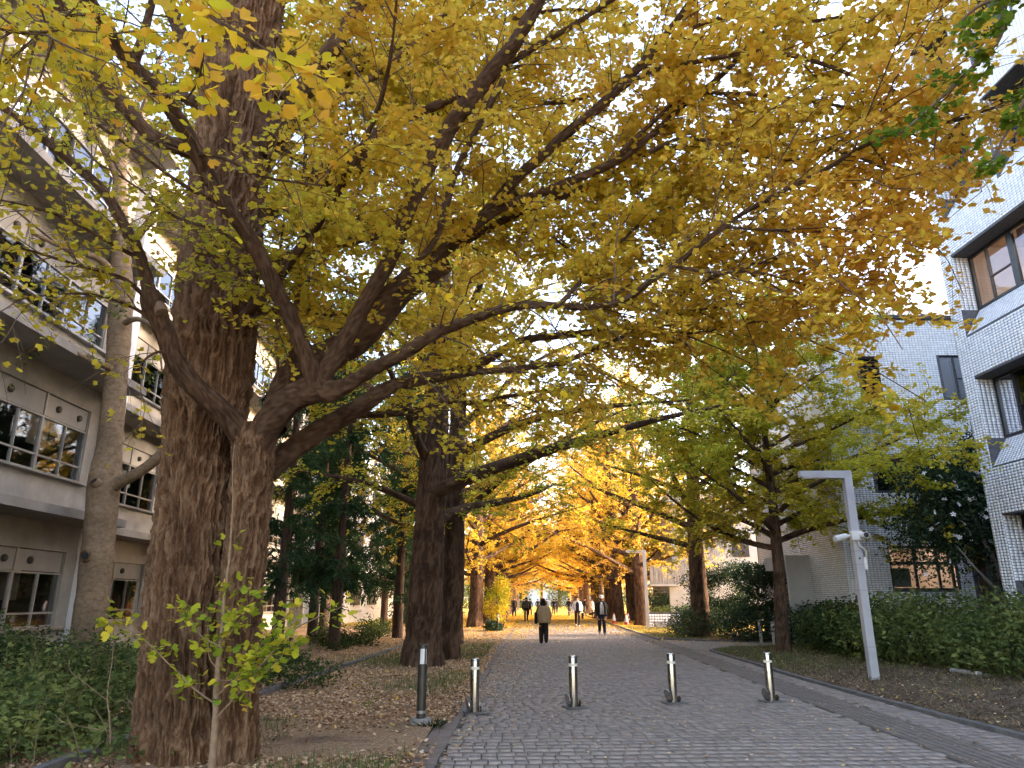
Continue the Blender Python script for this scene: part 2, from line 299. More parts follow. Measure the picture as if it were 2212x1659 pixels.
def groundmat(name, lay):
    """soil, with fallen leaves thickening along the avenue"""
    m, n, l, b = newmat(name); tc = n.new('ShaderNodeTexCoord'); sp = n.new('ShaderNodeSeparateXYZ'); l.new(tc.outputs['Object'], sp.inputs[0])
    def nz(s, d=6, r=0.65):
        q = n.new('ShaderNodeTexNoise'); q.inputs['Scale'].default_value = s; q.inputs['Detail'].default_value = d; q.inputs['Roughness'].default_value = r; l.new(tc.outputs['Object'], q.inputs[0]); return q
    a = nz(2.2); base = ramp(n, lay['soil']); l.new(a.outputs['Fac'], base.inputs[0]); cur = base.outputs[0]
    f = nz(26, 3, 0.8); lit = ramp(n, lay['litter']); l.new(f.outputs['Fac'], lit.inputs[0])
    g = nz(0.9, 4); gm = n.new('ShaderNodeMapRange'); gm.inputs[1].default_value, gm.inputs[2].default_value = lay['cover']; l.new(g.outputs['Fac'], gm.inputs[0])
    mx = n.new('ShaderNodeMix'); mx.data_type = 'RGBA'; l.new(gm.outputs[0], mx.inputs[0]); l.new(cur, mx.inputs[6]); l.new(lit.outputs[0], mx.inputs[7]); cur = mx.outputs[2]
    yr = n.new('ShaderNodeMapRange'); yr.inputs[1].default_value, yr.inputs[2].default_value = lay['gold']; l.new(sp.outputs['Y'], yr.inputs[0])
    g2 = nz(7, 8, 0.75); ad = n.new('ShaderNodeMath'); ad.operation = 'MULTIPLY_ADD'; ad.inputs[1].default_value = 1.5; ad.inputs[2].default_value = -0.62; l.new(yr.outputs[0], ad.inputs[0])
    ad2 = n.new('ShaderNodeMath'); ad2.operation = 'ADD'; ad2.use_clamp = True; l.new(ad.outputs[0], ad2.inputs[0]); l.new(g2.outputs['Fac'], ad2.inputs[1])
    st = n.new('ShaderNodeMapRange'); st.inputs[1].default_value = 0.5; st.inputs[2].default_value = 0.62; l.new(ad2.outputs[0], st.inputs[0])
    f2 = nz(30, 3, 0.8); gold = ramp(n, [(0.3, (0.34, 0.18, 0.04)), (0.5, (0.62, 0.37, 0.06)), (0.7, (0.75, 0.52, 0.13))]); l.new(f2.outputs['Fac'], gold.inputs[0])
    m2 = n.new('ShaderNodeMix'); m2.data_type = 'RGBA'; l.new(st.outputs[0], m2.inputs[0]); l.new(cur, m2.inputs[6]); l.new(gold.outputs[0], m2.inputs[7])
    l.new(m2.outputs[2], b.inputs['Base Color']); b.inputs['Roughness'].default_value = 0.95; b.inputs['Specular IOR Level'].default_value = 0.15
    bp = n.new('ShaderNodeBump'); bp.inputs['Strength'].default_value = 0.7; bp.inputs['Distance'].default_value = 0.02; l.new(f.outputs['Fac'], bp.inputs['Height']); l.new(bp.outputs[0], b.inputs['Normal'])
    return m
soil = [(0.3, (0.055, 0.035, 0.024)), (0.7, (0.13, 0.085, 0.055))]
litc = [(0.3, (0.13, 0.075, 0.042)), (0.5, (0.30, 0.19, 0.11)), (0.7, (0.50, 0.35, 0.21))]
mt['verge'] = groundmat('leafy_soil', dict(soil=soil, litter=litc, cover=(0.30, 0.48), gold=(28, 64)))
mt['verge_right'] = groundmat('mulchy_soil', dict(soil=[(0.3, (0.06, 0.042, 0.03)), (0.7, (0.14, 0.10, 0.068))], litter=[(0.3, (0.08, 0.055, 0.035)), (0.6, (0.20, 0.145, 0.09)), (0.8, (0.20, 0.19, 0.08))], cover=(0.4, 0.6), gold=(24, 52)))
mt['far_path'] = groundmat('leaf_strewn_paving', dict(soil=[(0.3, (0.16, 0.145, 0.13)), (0.7, (0.25, 0.23, 0.215))], litter=[(0.3, (0.15, 0.13, 0.12)), (0.7, (0.27, 0.25, 0.22))], cover=(0.4, 0.6), gold=(44, 84)))

g = MB(); g.add([(-900, -300, -0.09), (900, -300, -0.09), (900, 1500, -0.09), (-900, 1500, -0.09)], [(0, 1, 2, 3)])
tag(g.build('ground', mt['verge']), kind='structure')
def strip(name, ys, x0, x1, nx, mat, zf):
    ys = np.asarray(ys); X = np.array([np.linspace(a, b, nx) for a, b in zip(x0(ys), x1(ys))]); Yg = np.repeat(ys[:, None], nx, 1)
    z = zf(X.ravel(), Yg.ravel()); V = np.stack([X.ravel(), Yg.ravel(), z], 1)
    i = np.arange(len(ys) - 1)[:, None]; k = np.arange(nx - 1)[None]
    F = np.stack([i * nx + k, i * nx + k + 1, (i + 1) * nx + k + 1, (i + 1) * nx + k], -1).reshape(-1, 4)
    return tag(link(name, npmesh(name, V, F, True), mat), kind='structure')
ysn = np.concatenate([np.arange(0.5, 30, 0.3), np.arange(30, 150, 1.5)])
ysA = np.concatenate([np.arange(0.5, 24, 0.3), np.arange(24, 28.01, 0.08)])
ysB = np.concatenate([np.arange(29.76, 34, 0.08), np.arange(34, 60, 0.6), np.arange(60, 150, 1.8)])
def zleft(x, y): return verge_z(x, y) + 0.05 * np.clip((-x - 4.7) / 2, 0, 1)
def zright(x, y): return verge_z(x, y) + 0.10 * np.clip((x - 6.5) / 3, 0, 1)
strip('verge', ysn, lambda y: np.full_like(y, -30.0), lambda y: xl(y) - 0.30, 100, mt['verge'], zleft)
strip('verge', ysA, lambda y: xa(y) + 0.06, lambda y: np.full_like(y, 24.0), 70, mt['verge_right'], zright)
strip('verge', ysB, lambda y: xb(y) + 0.06, lambda y: np.full_like(y, 34.0), 60, mt['verge_right'], zright)

path = tag(empty('path', (0, 0, 0)), kind='structure')
MB().add([(-1.9, 0.5, 0.0), (24, 0.5, 0.0), (24, 46, 0.0), (-1.9, 46, 0.0)], [(0, 1, 2, 3)]).build('joint_bed', mt['grout'], path)
MB().add([(-1.9, 46, 0.012), (9, 46, 0.012), (9, 175, 0.012), (-1.9, 175, 0.012)], [(0, 1, 2, 3)]).build('far_paving', mt['far_path'], path)
def paver_verts(w, d, h):
    a, b, q = w / 2, d / 2, 0.0025
    return np.array([(-a, -b, -h), (a, -b, -h), (a, b, -h), (-a, b, -h), (-a + q, -b + q, 0), (a - q, -b + q, 0), (a - q, b - q, 0), (-a + q, b - q, 0)])
PF = np.array([(4, 5, 6, 7), (0, 1, 5, 4), (1, 2, 6, 5), (2, 3, 7, 6), (3, 0, 4, 7)])
WID = [0.13, 0.16, 0.19, 0.215]; DEP = 0.188; CROSS = R(5.0)
cs, sn = math.cos(CROSS), math.sin(CROSS)
P = []
v = 3.0
while v < 48:
    u = -5.0 + rng.random() * 0.2; cls = rng.choice([0, 0, 1, 2, 3], p=[.2, .2, .25, .2, .15])
    while u < 20:
        k = int(np.clip(cls + rng.choice([-1, 0, 0, 0, 1]), 0, 3)); w = WID[k]
        x = (u + w / 2) * cs - v * sn + 2.0; y = (u + w / 2) * sn + v * cs
        P.append((x, y, k)); u += w + 0.006 + 0.004 * rng.random()
    v += DEP + 0.006
P = np.array(P); X, Yp = P[:, 0], P[:, 1]
main = (Yp < 46) & (Yp > 1.0) & (X > xl(Yp) - 0.02) & np.where(Yp < 24.4, X < xa(np.minimum(Yp, 24.4)) + 0.02, np.where(Yp < 30.6, X < 9.0, X < xb(np.maximum(Yp, 29.76)) + .02))
gap = (Yp >= 24.4) & (Yp <= 30.6) & (((X > xa(np.clip(Yp, 24.4, 28.0)) + .02) & (Yp < 27.1)) | ((Yp > 29.75) & (X > xb(np.maximum(Yp, 29.76)) + .02)))
br = (Yp > 26) & (Yp < 30.2) & (X >= 9.0) & (X < 15) & (Yp > np.interp(X, [8.5, 11, 22], [26.9, 27.5, 28])) & (Yp < 29.85)
tact = (np.abs(X - 4.65) < 0.37) & (Yp < 45)
P = P[((main & ~gap) | br) & ~tact]
dz = 0.019 + 0.0022 * rng.standard_normal(len(P)).clip(-2, 2) + 0.006 * noise(np.stack([P[:, 0] * .8, P[:, 1] * .8, 0 * P[:, 0]], 1), 11)
tl = rng.normal(0, 0.005, (len(P), 3))
inview = (P[:, 1] > 7.75) & (np.abs(P[:, 0] - 1.0) < 3.3)
near = np.argsort(np.where(inview, P[:, 1], 1e9))[:300]; isn = np.zeros(len(P), bool); isn[near] = True
pm = [npmesh('paver', paver_verts(w, DEP, 0.03), PF) for w in WID]
for q in pm: q.materials.append(mt['paver'])
for i in near:
    o = link('paver', pm[int(P[i, 2])], None, path, (P[i, 0], P[i, 1], dz[i])); o.rotation_euler = (tl[i, 0], tl[i, 1], CROSS + tl[i, 2])
idx = np.where(~isn)[0]; pv = [rotz(paver_verts(w, DEP, 0.03), CROSS) for w in WID]
V = np.concatenate([pv[int(P[i, 2])] + (P[i, 0], P[i, 1], dz[i]) + np.array([0, 0, 1]) * (pv[int(P[i, 2])][:, :1] * tl[i, 1] * 0.8) for i in idx])
F = (PF[None] + 8 * np.arange(len(idx))[:, None, None]).reshape(-1, 4)
link('paver_field', npmesh('paver_field', V, F), mt['paver'], path, kind='stuff')
# tactile guide strip: blocks with raised bars
tb = MB(); tb.box((0, 0, -0.012), (0.66, 0.292, 0.03))
for k in range(6): tb.box((-0.275 + k * 0.11, 0, 0.0055), (0.05, 0.286, 0.010))
tbm = tb.mesh('tactile_block'); tbm.materials.append(mt['tactile'])
for k, y in enumerate(np.arange(3.0, 45, 0.3)):
    o = link('tactile_block', tbm, None, path, (4.65 + 0.003 * rng.standard_normal(), y, 0.017 + 0.001 * rng.standard_normal()))
# long edging stones on the left
em = []
for k in range(3):
    b = MB(); b.box((0, 0, -0.02), (0.29, 0.46, 0.07)); q = b.mesh('edging_stone', bevel=0.008); q.materials.append(mt['edge_stone']); em.append(q)
for k, y in enumerate(np.arange(2.0, 62, 0.475)):
    o = link('edging_stone', em[k % 3], None, path, (float(xl(y)) - 0.16 + 0.006 * rng.standard_normal(), y, 0.014 + 0.004 * rng.standard_normal()))
    o.rotation_euler = (0.01 * rng.standard_normal(), 0.012 * rng.standard_normal(), 0.012 + 0.012 * rng.standard_normal())
# repair slabs round the bollard line
# kerbs
def kerb(name, pts, w=0.11, top=0.075, ln=0.6, jit=0.004):
    k = tag(empty(name, (pts[0][0], pts[0][1], 0)), kind='structure'); p = spline([(a, b, 0) for a, b in pts], 0.05)
    s = np.concatenate([[0], np.cumsum(np.linalg.norm(np.diff(p, axis=0), axis=1))]); b = MB(); b.box((0, 0, 0), (w, ln - 0.012, 0.16)); me = b.mesh('kerb_stone', bevel=0.008); me.materials.append(mt['kerb'])
    for d in np.arange(ln / 2, min(s[-1], 75), ln):
        c = [np.interp(d, s, p[:, j]) for j in (0, 1)]; e = [np.interp(d + .05, s, p[:, j]) for j in (0, 1)]
        o = link('kerb_stone', me, None, k, (c[0] - pts[0][0], c[1] - pts[0][1], top - 0.08 + jit * rng.standard_normal())); o.rotation_euler = (0, 0, math.atan2(e[1] - c[1], e[0] - c[0]) - math.pi / 2)
    return k
kerb('kerb', KA); kerb('kerb', KB)
kerb('kerb', [(-4.55, 3.0), (-4.65, 8.0), (-4.75, 14), (-4.7, 22), (-4.9, 34), (-5.1, 46)], 0.10, 0.13)

# ------------------------------------------------------------------ scattered leaves, mulch, grass
FAN = np.array([(0, 0, 0), (-0.55, 0.42, 0.10), (-0.30, 0.86, 0.03), (0, 0.66, -0.03), (0.32, 0.88, 0.05), (0.56, 0.40, 0.12)])
FANF = np.array([(0, 2, 1), (0, 3, 2), (0, 4, 3), (0, 5, 4)])
FAN3 = np.array([(0, 0, 0), (-0.5, 0.5, 0.08), (0.05, 0.85, 0.0), (0.52, 0.45, 0.10)])
FAN3F = np.array([(0, 2, 1), (0, 3, 2)])
STALK = np.array([(-0.012, -0.75, 0.05), (0.012, -0.75, 0.05), (0, 0.1, 0)])
OVAL = np.array([(0, 0, 0), (-0.26, 0.45, 0.07), (0, 1.0, -0.10), (0.26, 0.45, 0.07)])
OVALF = np.array([(0, 3, 2), (0, 2, 1)])
BLADE = np.array([(-0.05, 0, 0), (0.05, 0, 0), (0.0, 1.0, -0.15)]); BLADEF = np.array([(0, 1, 2)])
SLIV = np.array([(-0.10, 0, 0), (0.10, 0, 0.05), (0.07, 1.0, 0), (-0.07, 1.0, 0.04)]); SLIVF = np.array([(0, 1, 2), (0, 2, 3)])
def leafmesh(name, *a, **k):
    V, F, t = leafgeo(*a, **k); return npmesh(name, V, F, attr=t)
def leafgeo(P, D, N, S, tint, shape=FAN, faces=FANF, stalk=False):
    """leaves: base points P, growing along D with blade normals about N, size S"""
    D = unit(D); N = unit(N - D * np.sum(N * D, 1, keepdims=True)); X = np.cross(D, N)
    if stalk:
        faces = np.vstack([faces, np.array([[len(shape), len(shape) + 1, len(shape) + 2]])]); shape = np.vstack([shape, STALK])
    V = P[:, None] + S[:, None, None] * (shape[None, :, 0:1] * X[:, None] + shape[None, :, 1:2] * D[:, None] + shape[None, :, 2:3] * N[:, None])
    n = len(shape); F = (faces[None] + n * np.arange(len(P))[:, None, None]).reshape(-1, 3)
    return V.reshape(-1, 3), F, np.repeat(tint, len(faces))
def flat_leaves(n, x, y, z, size, tint, tilt, name, mat, shape=FAN, faces=FANF, parent=None):
    a = rng.random(n) * 2 * np.pi; D = np.stack([np.cos(a), np.sin(a), tilt * rng.standard_normal(n)], 1)
    N = np.stack([tilt * rng.standard_normal(n), tilt * rng.standard_normal(n), np.ones(n)], 1)
    P = np.stack([x, y, z], 1)
    return link(name, leafmesh(name, P, D, N, size, tint, shape, faces), mat, parent, kind='stuff')
# left verge: tan litter, thinning near the soil patch by the bollard
n = 66000; y = 6.0 + 34 * rng.random(n) ** 1.45; x = xl(y) - 0.12 - 4.9 * rng.random(n) ** 1.15
keep = noise(np.stack([x * .8, y * .8, 0 * x], 1), 5) + 0.25 * rng.standard_normal(n) > np.where(y < 9.5, -0.15, -0.38); x, y = x[keep], y[keep]; n = len(x)
o = flat_leaves(n, x, y, zleft(x, y) + 0.006 + 0.012 * rng.random(n), 0.036 + 0.03 * rng.random(n), np.clip(0.6 + 0.24 * rng.standard_normal(n) + (y - 24) / 80, 0, 1), 0.35, 'leaf_litter', mt['litter'], FAN3, FAN3F)
tag(o, 'tan and yellow fallen ginkgo leaves covering the verge beside the big trunk', 'leaf litter')
n = 6000; y = 6.5 + 34 * rng.random(n) ** 0.8; x = xl(y) + (0.02 + rng.exponential(0.45, n) * np.clip((y - 7) / 9, .12, 1.5)) ; u = rng.random(n) < np.where(y < 13, .75, .12); x[u] = xl(y[u]) + 6.4 * rng.random(u.sum())
ok = x < 5.4; x, y = x[ok], y[ok]; n = len(x)
o = flat_leaves(n, x, y, 0.027 + 0.006 * rng.random(n), 0.03 + 0.022 * rng.random(n), np.clip(0.62 + 0.2 * rng.standard_normal(n), 0, 1), 0.2, 'leaf_litter', mt['litter'], FAN3, FAN3F)
tag(o, 'pale fallen leaves scattered over the grey paving', 'leaf litter')
n = 42000; y = 29 + 52 * rng.random(n) ** 0.85; x = -6.5 + 14.5 * rng.random(n)
dens = np.clip((y - 32) / 26, 0, .8) + 0.3 * noise(np.stack([x * .5, y * .3, 0 * x], 1), 8) + np.where((x < -0.6) | (x > 4.9), .25, 0); keep = rng.random(n) < dens; x, y = x[keep], y[keep]; n = len(x)
zz = np.where((x > xl(y)) & (x < xb(np.maximum(y, 29.8))), 0.03, np.maximum(zleft(x, y), zright(x, y)) + 0.01) + 0.01 * rng.random(n)
o = flat_leaves(n, x, y, zz, 0.06 + 0.05 * rng.random(n), rng.random(n), 0.3, 'leaf_litter', mt['litter_gold'], FAN3, FAN3F)
tag(o, 'golden ginkgo leaves carpeting the far stretch of the avenue', 'leaf litter')
# right verge mulch and dry clippings
n = 30000; y = 6.5 + 20 * rng.random(n) ** 1.1; x = xa(y) + 0.1 + 5.0 * rng.random(n) ** 1.3
ok = (y < 24.5) | (x > xa(np.minimum(y, 28)) + .1); x, y = x[ok], y[ok]; n = len(x)
o = flat_leaves(n, x, y, zright(x, y) + 0.004 + 0.03 * rng.random(n) ** 2, 0.035 + 0.06 * rng.random(n), np.clip(0.45 + 0.25 * rng.standard_normal(n), 0, 1), 0.45, 'mulch', mt['mulch'], SLIV, SLIVF)
tag(o, 'dry brown grass clippings and mulch spread before the hedge', 'mulch')
n = 700; y = 8 + 20 * rng.random(n); x = xa(y) + 0.1 + 3.5 * rng.random(n) ** 1.2; ok = y < 25; x, y = x[ok], y[ok]; n = len(x)
o = flat_leaves(n, x, y, zright(x, y) + 0.03, 0.03 + 0.025 * rng.random(n), np.clip(.85 + .15 * rng.standard_normal(n), 0, 1), 0.3, 'leaf_litter', mt['litter'], FAN3, FAN3F)
tag(o, 'few yellow leaves lying on the brown mulch by the kerb', 'leaf litter')
def grass(name, x, y, z, h, tint, label, mat='grass'):
    n = len(x); a = rng.random(n) * 2 * np.pi; le = 0.45 * rng.standard_normal(n)
    D = np.stack([np.cos(a) * le, np.sin(a) * le, np.ones(n)], 1); N = np.stack([np.cos(a), np.sin(a), 0 * a], 1) + 0.2 * rng.standard_normal((n, 3))
    o = link(name, leafmesh(name, np.stack([x, y, z - .005], 1), D, N, h, tint, BLADE, BLADEF), mt[mat], kind='stuff'); tag(o, label, 'grass')
n = 40000; y = 7 + 22 * rng.random(n) ** 1.3; x = xl(y) - 0.35 - 4.2 * rng.random(n); k = noise(np.stack([x * .55, y * .42, 0 * x], 1), 21) + 0.2 * rng.standard_normal(n) > 0.22; x, y = x[k], y[k]
grass('grass', x, y, zleft(x, y), 0.05 + 0.09 * rng.random(len(x)), np.clip(.5 + .3 * rng.standard_normal(len(x)), 0, 1), 'short grass growing in patches through the leaf litter')
n = 16000; y = 14 + 13 * rng.random(n); x = xa(np.minimum(y, 28)) + .12 + 4.2 * rng.random(n) ** 1.3; k = noise(np.stack([x * .5, y * .3, 0 * x], 1), 23) + 0.25 * rng.standard_normal(n) + (y - 20) * .1 > .1; x, y = x[k], y[k]
grass('grass', x, y, zright(x, y), 0.05 + 0.08 * rng.random(len(x)), np.clip(.6 + .3 * rng.standard_normal(len(x)), 0, 1), 'dry olive grass round the slender tree inside the kerb')
n = 9000; y = 31.5 + 14 * rng.random(n); x = xb(y) + .15 + 3.2 * rng.random(n)
grass('grass', x, y, zright(x, y), 0.06 + 0.08 * rng.random(n), np.clip(.75 + .25 * rng.standard_normal(n), 0, 1), 'yellowing grass strip before the hedge beyond the side path')
# dark strappy tuft beside the lighting bollard
n = 160; a = rng.random(n) * 6.28; r = 0.14 * np.sqrt(rng.random(n)); x = -1.42 + r * np.cos(a); y = 10.05 + r * np.sin(a); D = np.stack([np.cos(a) * .9, np.sin(a) * .9, .8 + .5 * rng.random(n)], 1)
o = link('grass_tuft', leafmesh('grass_tuft', np.stack([x, y, np.full(n, .04)], 1), D, np.tile([0, 0, 1.0], (n, 1)) + .2 * rng.standard_normal((n, 3)), (.09 + .10 * rng.random(n)), np.clip(.25 * rng.random(n), 0, 1), BLADE * (1.0, 1, 2.5), BLADEF), mt['leaf_green'], kind='stuff'); tag(o, 'dark strappy tuft at the foot of the lighting bollard', 'plant')
def inframe(P, m=0.0):
    d = P - (0, 0, CAM_H); c, s = math.cos(YAW), math.sin(YAW); f = -s * d[:, 0] + c * d[:, 1]; r = c * d[:, 0] + s * d[:, 1]; cp, sp = math.cos(PITCH), math.sin(PITCH)
    w = f * cp + d[:, 2] * sp; v = -f * sp + d[:, 2] * cp; return (w > .1) & (np.abs(r / w) < .72 + m) & (np.abs(v / w) < .54 + m)
# ------------------------------------------------------------------ tree making
def bark_tube(P, n, amp, wid, lng, seed, lobes=None, wob=0.0):
    """P rows: x y z r, already resampled; returns a displaced tube"""
    T, N, B = frames(P[:, :3]); t = np.arange(n) * 2 * np.pi / n
    s = np.concatenate([[0], np.cumsum(np.linalg.norm(np.diff(P[:, :3], axis=0), axis=1))])
    rr = np.repeat(P[:, 3][:, None], n, 1); ct, st = np.cos(t)[None], np.sin(t)[None]; R0 = float(np.median(P[:, 3]))
    qa = np.stack([(ct * R0 / wid + 0 * rr).ravel(), (st * R0 / wid + 0 * rr).ravel(), np.repeat(s / lng, n)], 1)
    warp = noise(qa * (0.35, 0.35, 0.8), seed + 1); q = qa + np.stack([1.1 * warp, 0.9 * noise(qa * (0.3, 0.3, 1.1) + 7.7, seed + 2), 0 * warp], 1)
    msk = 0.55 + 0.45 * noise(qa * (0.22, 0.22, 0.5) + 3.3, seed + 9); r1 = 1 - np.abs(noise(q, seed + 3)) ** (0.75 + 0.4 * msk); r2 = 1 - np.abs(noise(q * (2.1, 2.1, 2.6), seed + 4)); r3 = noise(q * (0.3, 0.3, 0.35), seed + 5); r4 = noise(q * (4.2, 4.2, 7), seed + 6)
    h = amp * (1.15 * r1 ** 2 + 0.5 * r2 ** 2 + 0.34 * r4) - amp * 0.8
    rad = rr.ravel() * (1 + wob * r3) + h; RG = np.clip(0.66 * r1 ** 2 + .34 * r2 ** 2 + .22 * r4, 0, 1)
    if lobes is not None:
        a = lobes(t)[None]; rad = rad * (1 + np.exp(-s / 0.55)[:, None] * a).ravel()
    V = np.repeat(P[:, :3], n, 0) + rad[:, None] * ((ct + 0 * rr).ravel()[:, None] * np.repeat(N, n, 0) + (st + 0 * rr).ravel()[:, None] * np.repeat(B, n, 0))
    m = len(P); i = np.arange(m - 1)[:, None]; k = np.arange(n)[None]; k2 = (k + 1) % n
    F = np.stack([i * n + k, i * n + k2, (i + 1) * n + k2, (i + 1) * n + k], -1).reshape(-1, 4)
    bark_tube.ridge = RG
    return V, F
def twigs_mesh(name, sets, seg=3):
    """sets: list of (polylines (n,k,3), r0 (n,), r1 (n,))"""
    Vs, Fs, off = [], [], 0
    for Q, r0, r1 in sets:
        n, k, _ = Q.shape; T = unit(np.gradient(Q, axis=1)); up = np.where(np.abs(T[..., 2:3]) < .9, np.array([0, 0, 1.0]), np.array([1.0, 0, 0]))
        N = unit(np.cross(T, up)); B = np.cross(T, N); a = np.arange(seg) * 2 * np.pi / seg; w = np.linspace(0, 1, k)[None, :, None, None]
        rad = r0[:, None, None, None] * (1 - w) + r1[:, None, None, None] * w
        V = Q[:, :, None] + rad * (np.cos(a)[None, None, :, None] * N[:, :, None] + np.sin(a)[None, None, :, None] * B[:, :, None])
        i = np.arange(n)[:, None, None]; j = np.arange(k - 1)[None, :, None]; c = np.arange(seg)[None, None]; c2 = (c + 1) % seg; b = (i * k + j) * seg
        F = np.stack([b + c, b + c2, b + seg + c2, b + seg + c], -1).reshape(-1, 4)
        Vs.append(V.reshape(-1, 3)); Fs.append(F + off); off += len(Vs[-1])
    return npmesh(name, np.vstack(Vs), np.vstack(Fs), True)
def subs(P, T, length, ang, k, droop, up=0.1, wig=0.06, flat=0.5, g=rng):
    """side shoots from points P with tangents T"""
    n = len(P); rnd = unit(g.standard_normal((n, 3)) * (1, 1, flat)); pe = unit(rnd - T * np.sum(rnd * T, 1, keepdims=True))
    a = ang[0] + (ang[1] - ang[0]) * g.random(n); d = unit(T * np.cos(a)[:, None] + pe * np.sin(a)[:, None] + np.array([0, 0, up]))
    t = np.linspace(0, 1, k); L = length[0] + (length[1] - length[0]) * g.random(n) ** 1.3
    c = unit(g.standard_normal((n, 3))) * wig
    Q = P[:, None] + L[:, None, None] * (d[:, None] * t[None, :, None] + (c + np.array([0, 0, -1.0]) * droop)[:, None] * (t ** 2)[None, :, None] + wig * 0.35 * g.standard_normal((n, k, 3)) * np.minimum(t, 1)[None, :, None])
    return Q, L
def along(P, spacing, start, g=rng):
    s = np.concatenate([[0], np.cumsum(np.linalg.norm(np.diff(P[:, :3], axis=0), axis=1))])
    d = np.arange(start, s[-1], spacing) + spacing * 0.4 * g.standard_normal(len(np.arange(start, s[-1], spacing)))
    d = np.clip(d, 0, s[-1] - 1e-4); X = np.stack([np.interp(d, s, P[:, j]) for j in range(P.shape[1])], 1)
    T = np.stack([np.interp(d + .03, s, P[:, j]) - np.interp(d - .03, s, P[:, j]) for j in range(3)], 1); return X, unit(T)
def on_set(Q, per, t0=0.15, g=rng):
    """per random points along each polyline"""
    n, k, _ = Q.shape; t = t0 + (1 - t0) * g.random((n, per)); f = t * (k - 1); i = np.minimum(f.astype(int), k - 2); w = (f - i)[..., None]
    a = np.take_along_axis(Q, i[..., None].repeat(3, 2), 1); b = np.take_along_axis(Q, (i + 1)[..., None].repeat(3, 2), 1)
    return (a * (1 - w) + b * w).reshape(-1, 3), unit(b - a).reshape(-1, 3)
def fan_out(P, T, size, g=rng, upness=1.0, stalk=0.03, hang=-0.1):
    n = len(P); a = g.random(n) * 2 * np.pi; D = unit(np.stack([np.cos(a), np.sin(a), hang + 0.35 * g.standard_normal(n)], 1) + 0.35 * T)
    N = np.array([0, 0, upness]) + 0.42 * g.standard_normal((n, 3)); S = size[0] + (size[1] - size[0]) * g.random(n)
    return P + D * (stalk * (0.6 + g.random(n)))[:, None], D, N, S
def tint_of(P, mean, clump=0.2, rnd=0.09, sc_=0.6, seed=40, g=rng):
    return np.clip(mean + clump * noise(P * sc_, seed) + rnd * g.standard_normal(len(P)), 0, 1)

# ------------------------------------------------------------------ the big ginkgo in front, limb by limb
def nodes(lst):
    out = []
    for x, y, Y, w in lst:
        p = at(x, y, Y); out.append((*p, w / 2 * depth(p) / (FPX * PX / 1024)))
    return np.array(out)
t1 = empty('ginkgo_tree', tuple(at(405, 1672, 8.0) * (1, 1, 0)))
tag(t1, 'massive old ginkgo with deeply ridged forked trunk and limbs arching over the path', 'tree', 'ginkgo trees of the avenue')
base = np.array(t1.location)
tr = nodes([(402, 1690, 8.0, 215), (402, 1600, 8.0, 195), (404, 1500, 8.0, 180), (410, 1300, 8.0, 172), (426, 1100, 8.0, 158), (440, 950, 8.0, 156), (456, 800, 8.0, 164), (474, 600, 8.0, 156), (495, 400, 8.0, 150), (518, 200, 8.0, 140), (540, 0, 8.0, 132)])
top = tr[-1]; tr[0, 2] = -0.15
tr = np.vstack([tr, (top[0] + .1, top[1] + .15, top[2] + 2.0, .36), (top[0] + .1, top[1] + .3, top[2] + 4.5, .22), (top[0] + .2, top[1] + .3, top[2] + 7.0, .06)])
lob = lambda t: 0.10 * np.cos(3 * t + 1.0) + 0.08 * np.cos(5 * t + 2.2) + 0.06 * np.cos(8 * t)
Ptr = spline(tr, 0.034); hi = np.where(Ptr[:, 2] > 10.3)[0]; Ptr = np.vstack([Ptr[:hi[0]], Ptr[hi[::5]], Ptr[-1:]])
V, F = bark_tube(Ptr, 330, 0.054, 0.045, 0.24, 100, lob, 0.06)
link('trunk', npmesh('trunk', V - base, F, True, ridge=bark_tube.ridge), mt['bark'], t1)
st2 = nodes([(505, 1700, 7.85, 110), (508, 1600, 7.8, 92), (514, 1450, 7.75, 84), (524, 1250, 7.7, 84), (540, 1100, 7.68, 84), (546, 1010, 7.65, 84), (548, 955, 7.62, 90), (552, 915, 7.6, 78)])
V, F = bark_tube(spline(st2, 0.026), 170, 0.036, 0.04, 0.2, 130, None, 0.06)
link('second_stem', npmesh('second_stem', V - base, F, True, ridge=bark_tube.ridge), mt['bark'], t1)
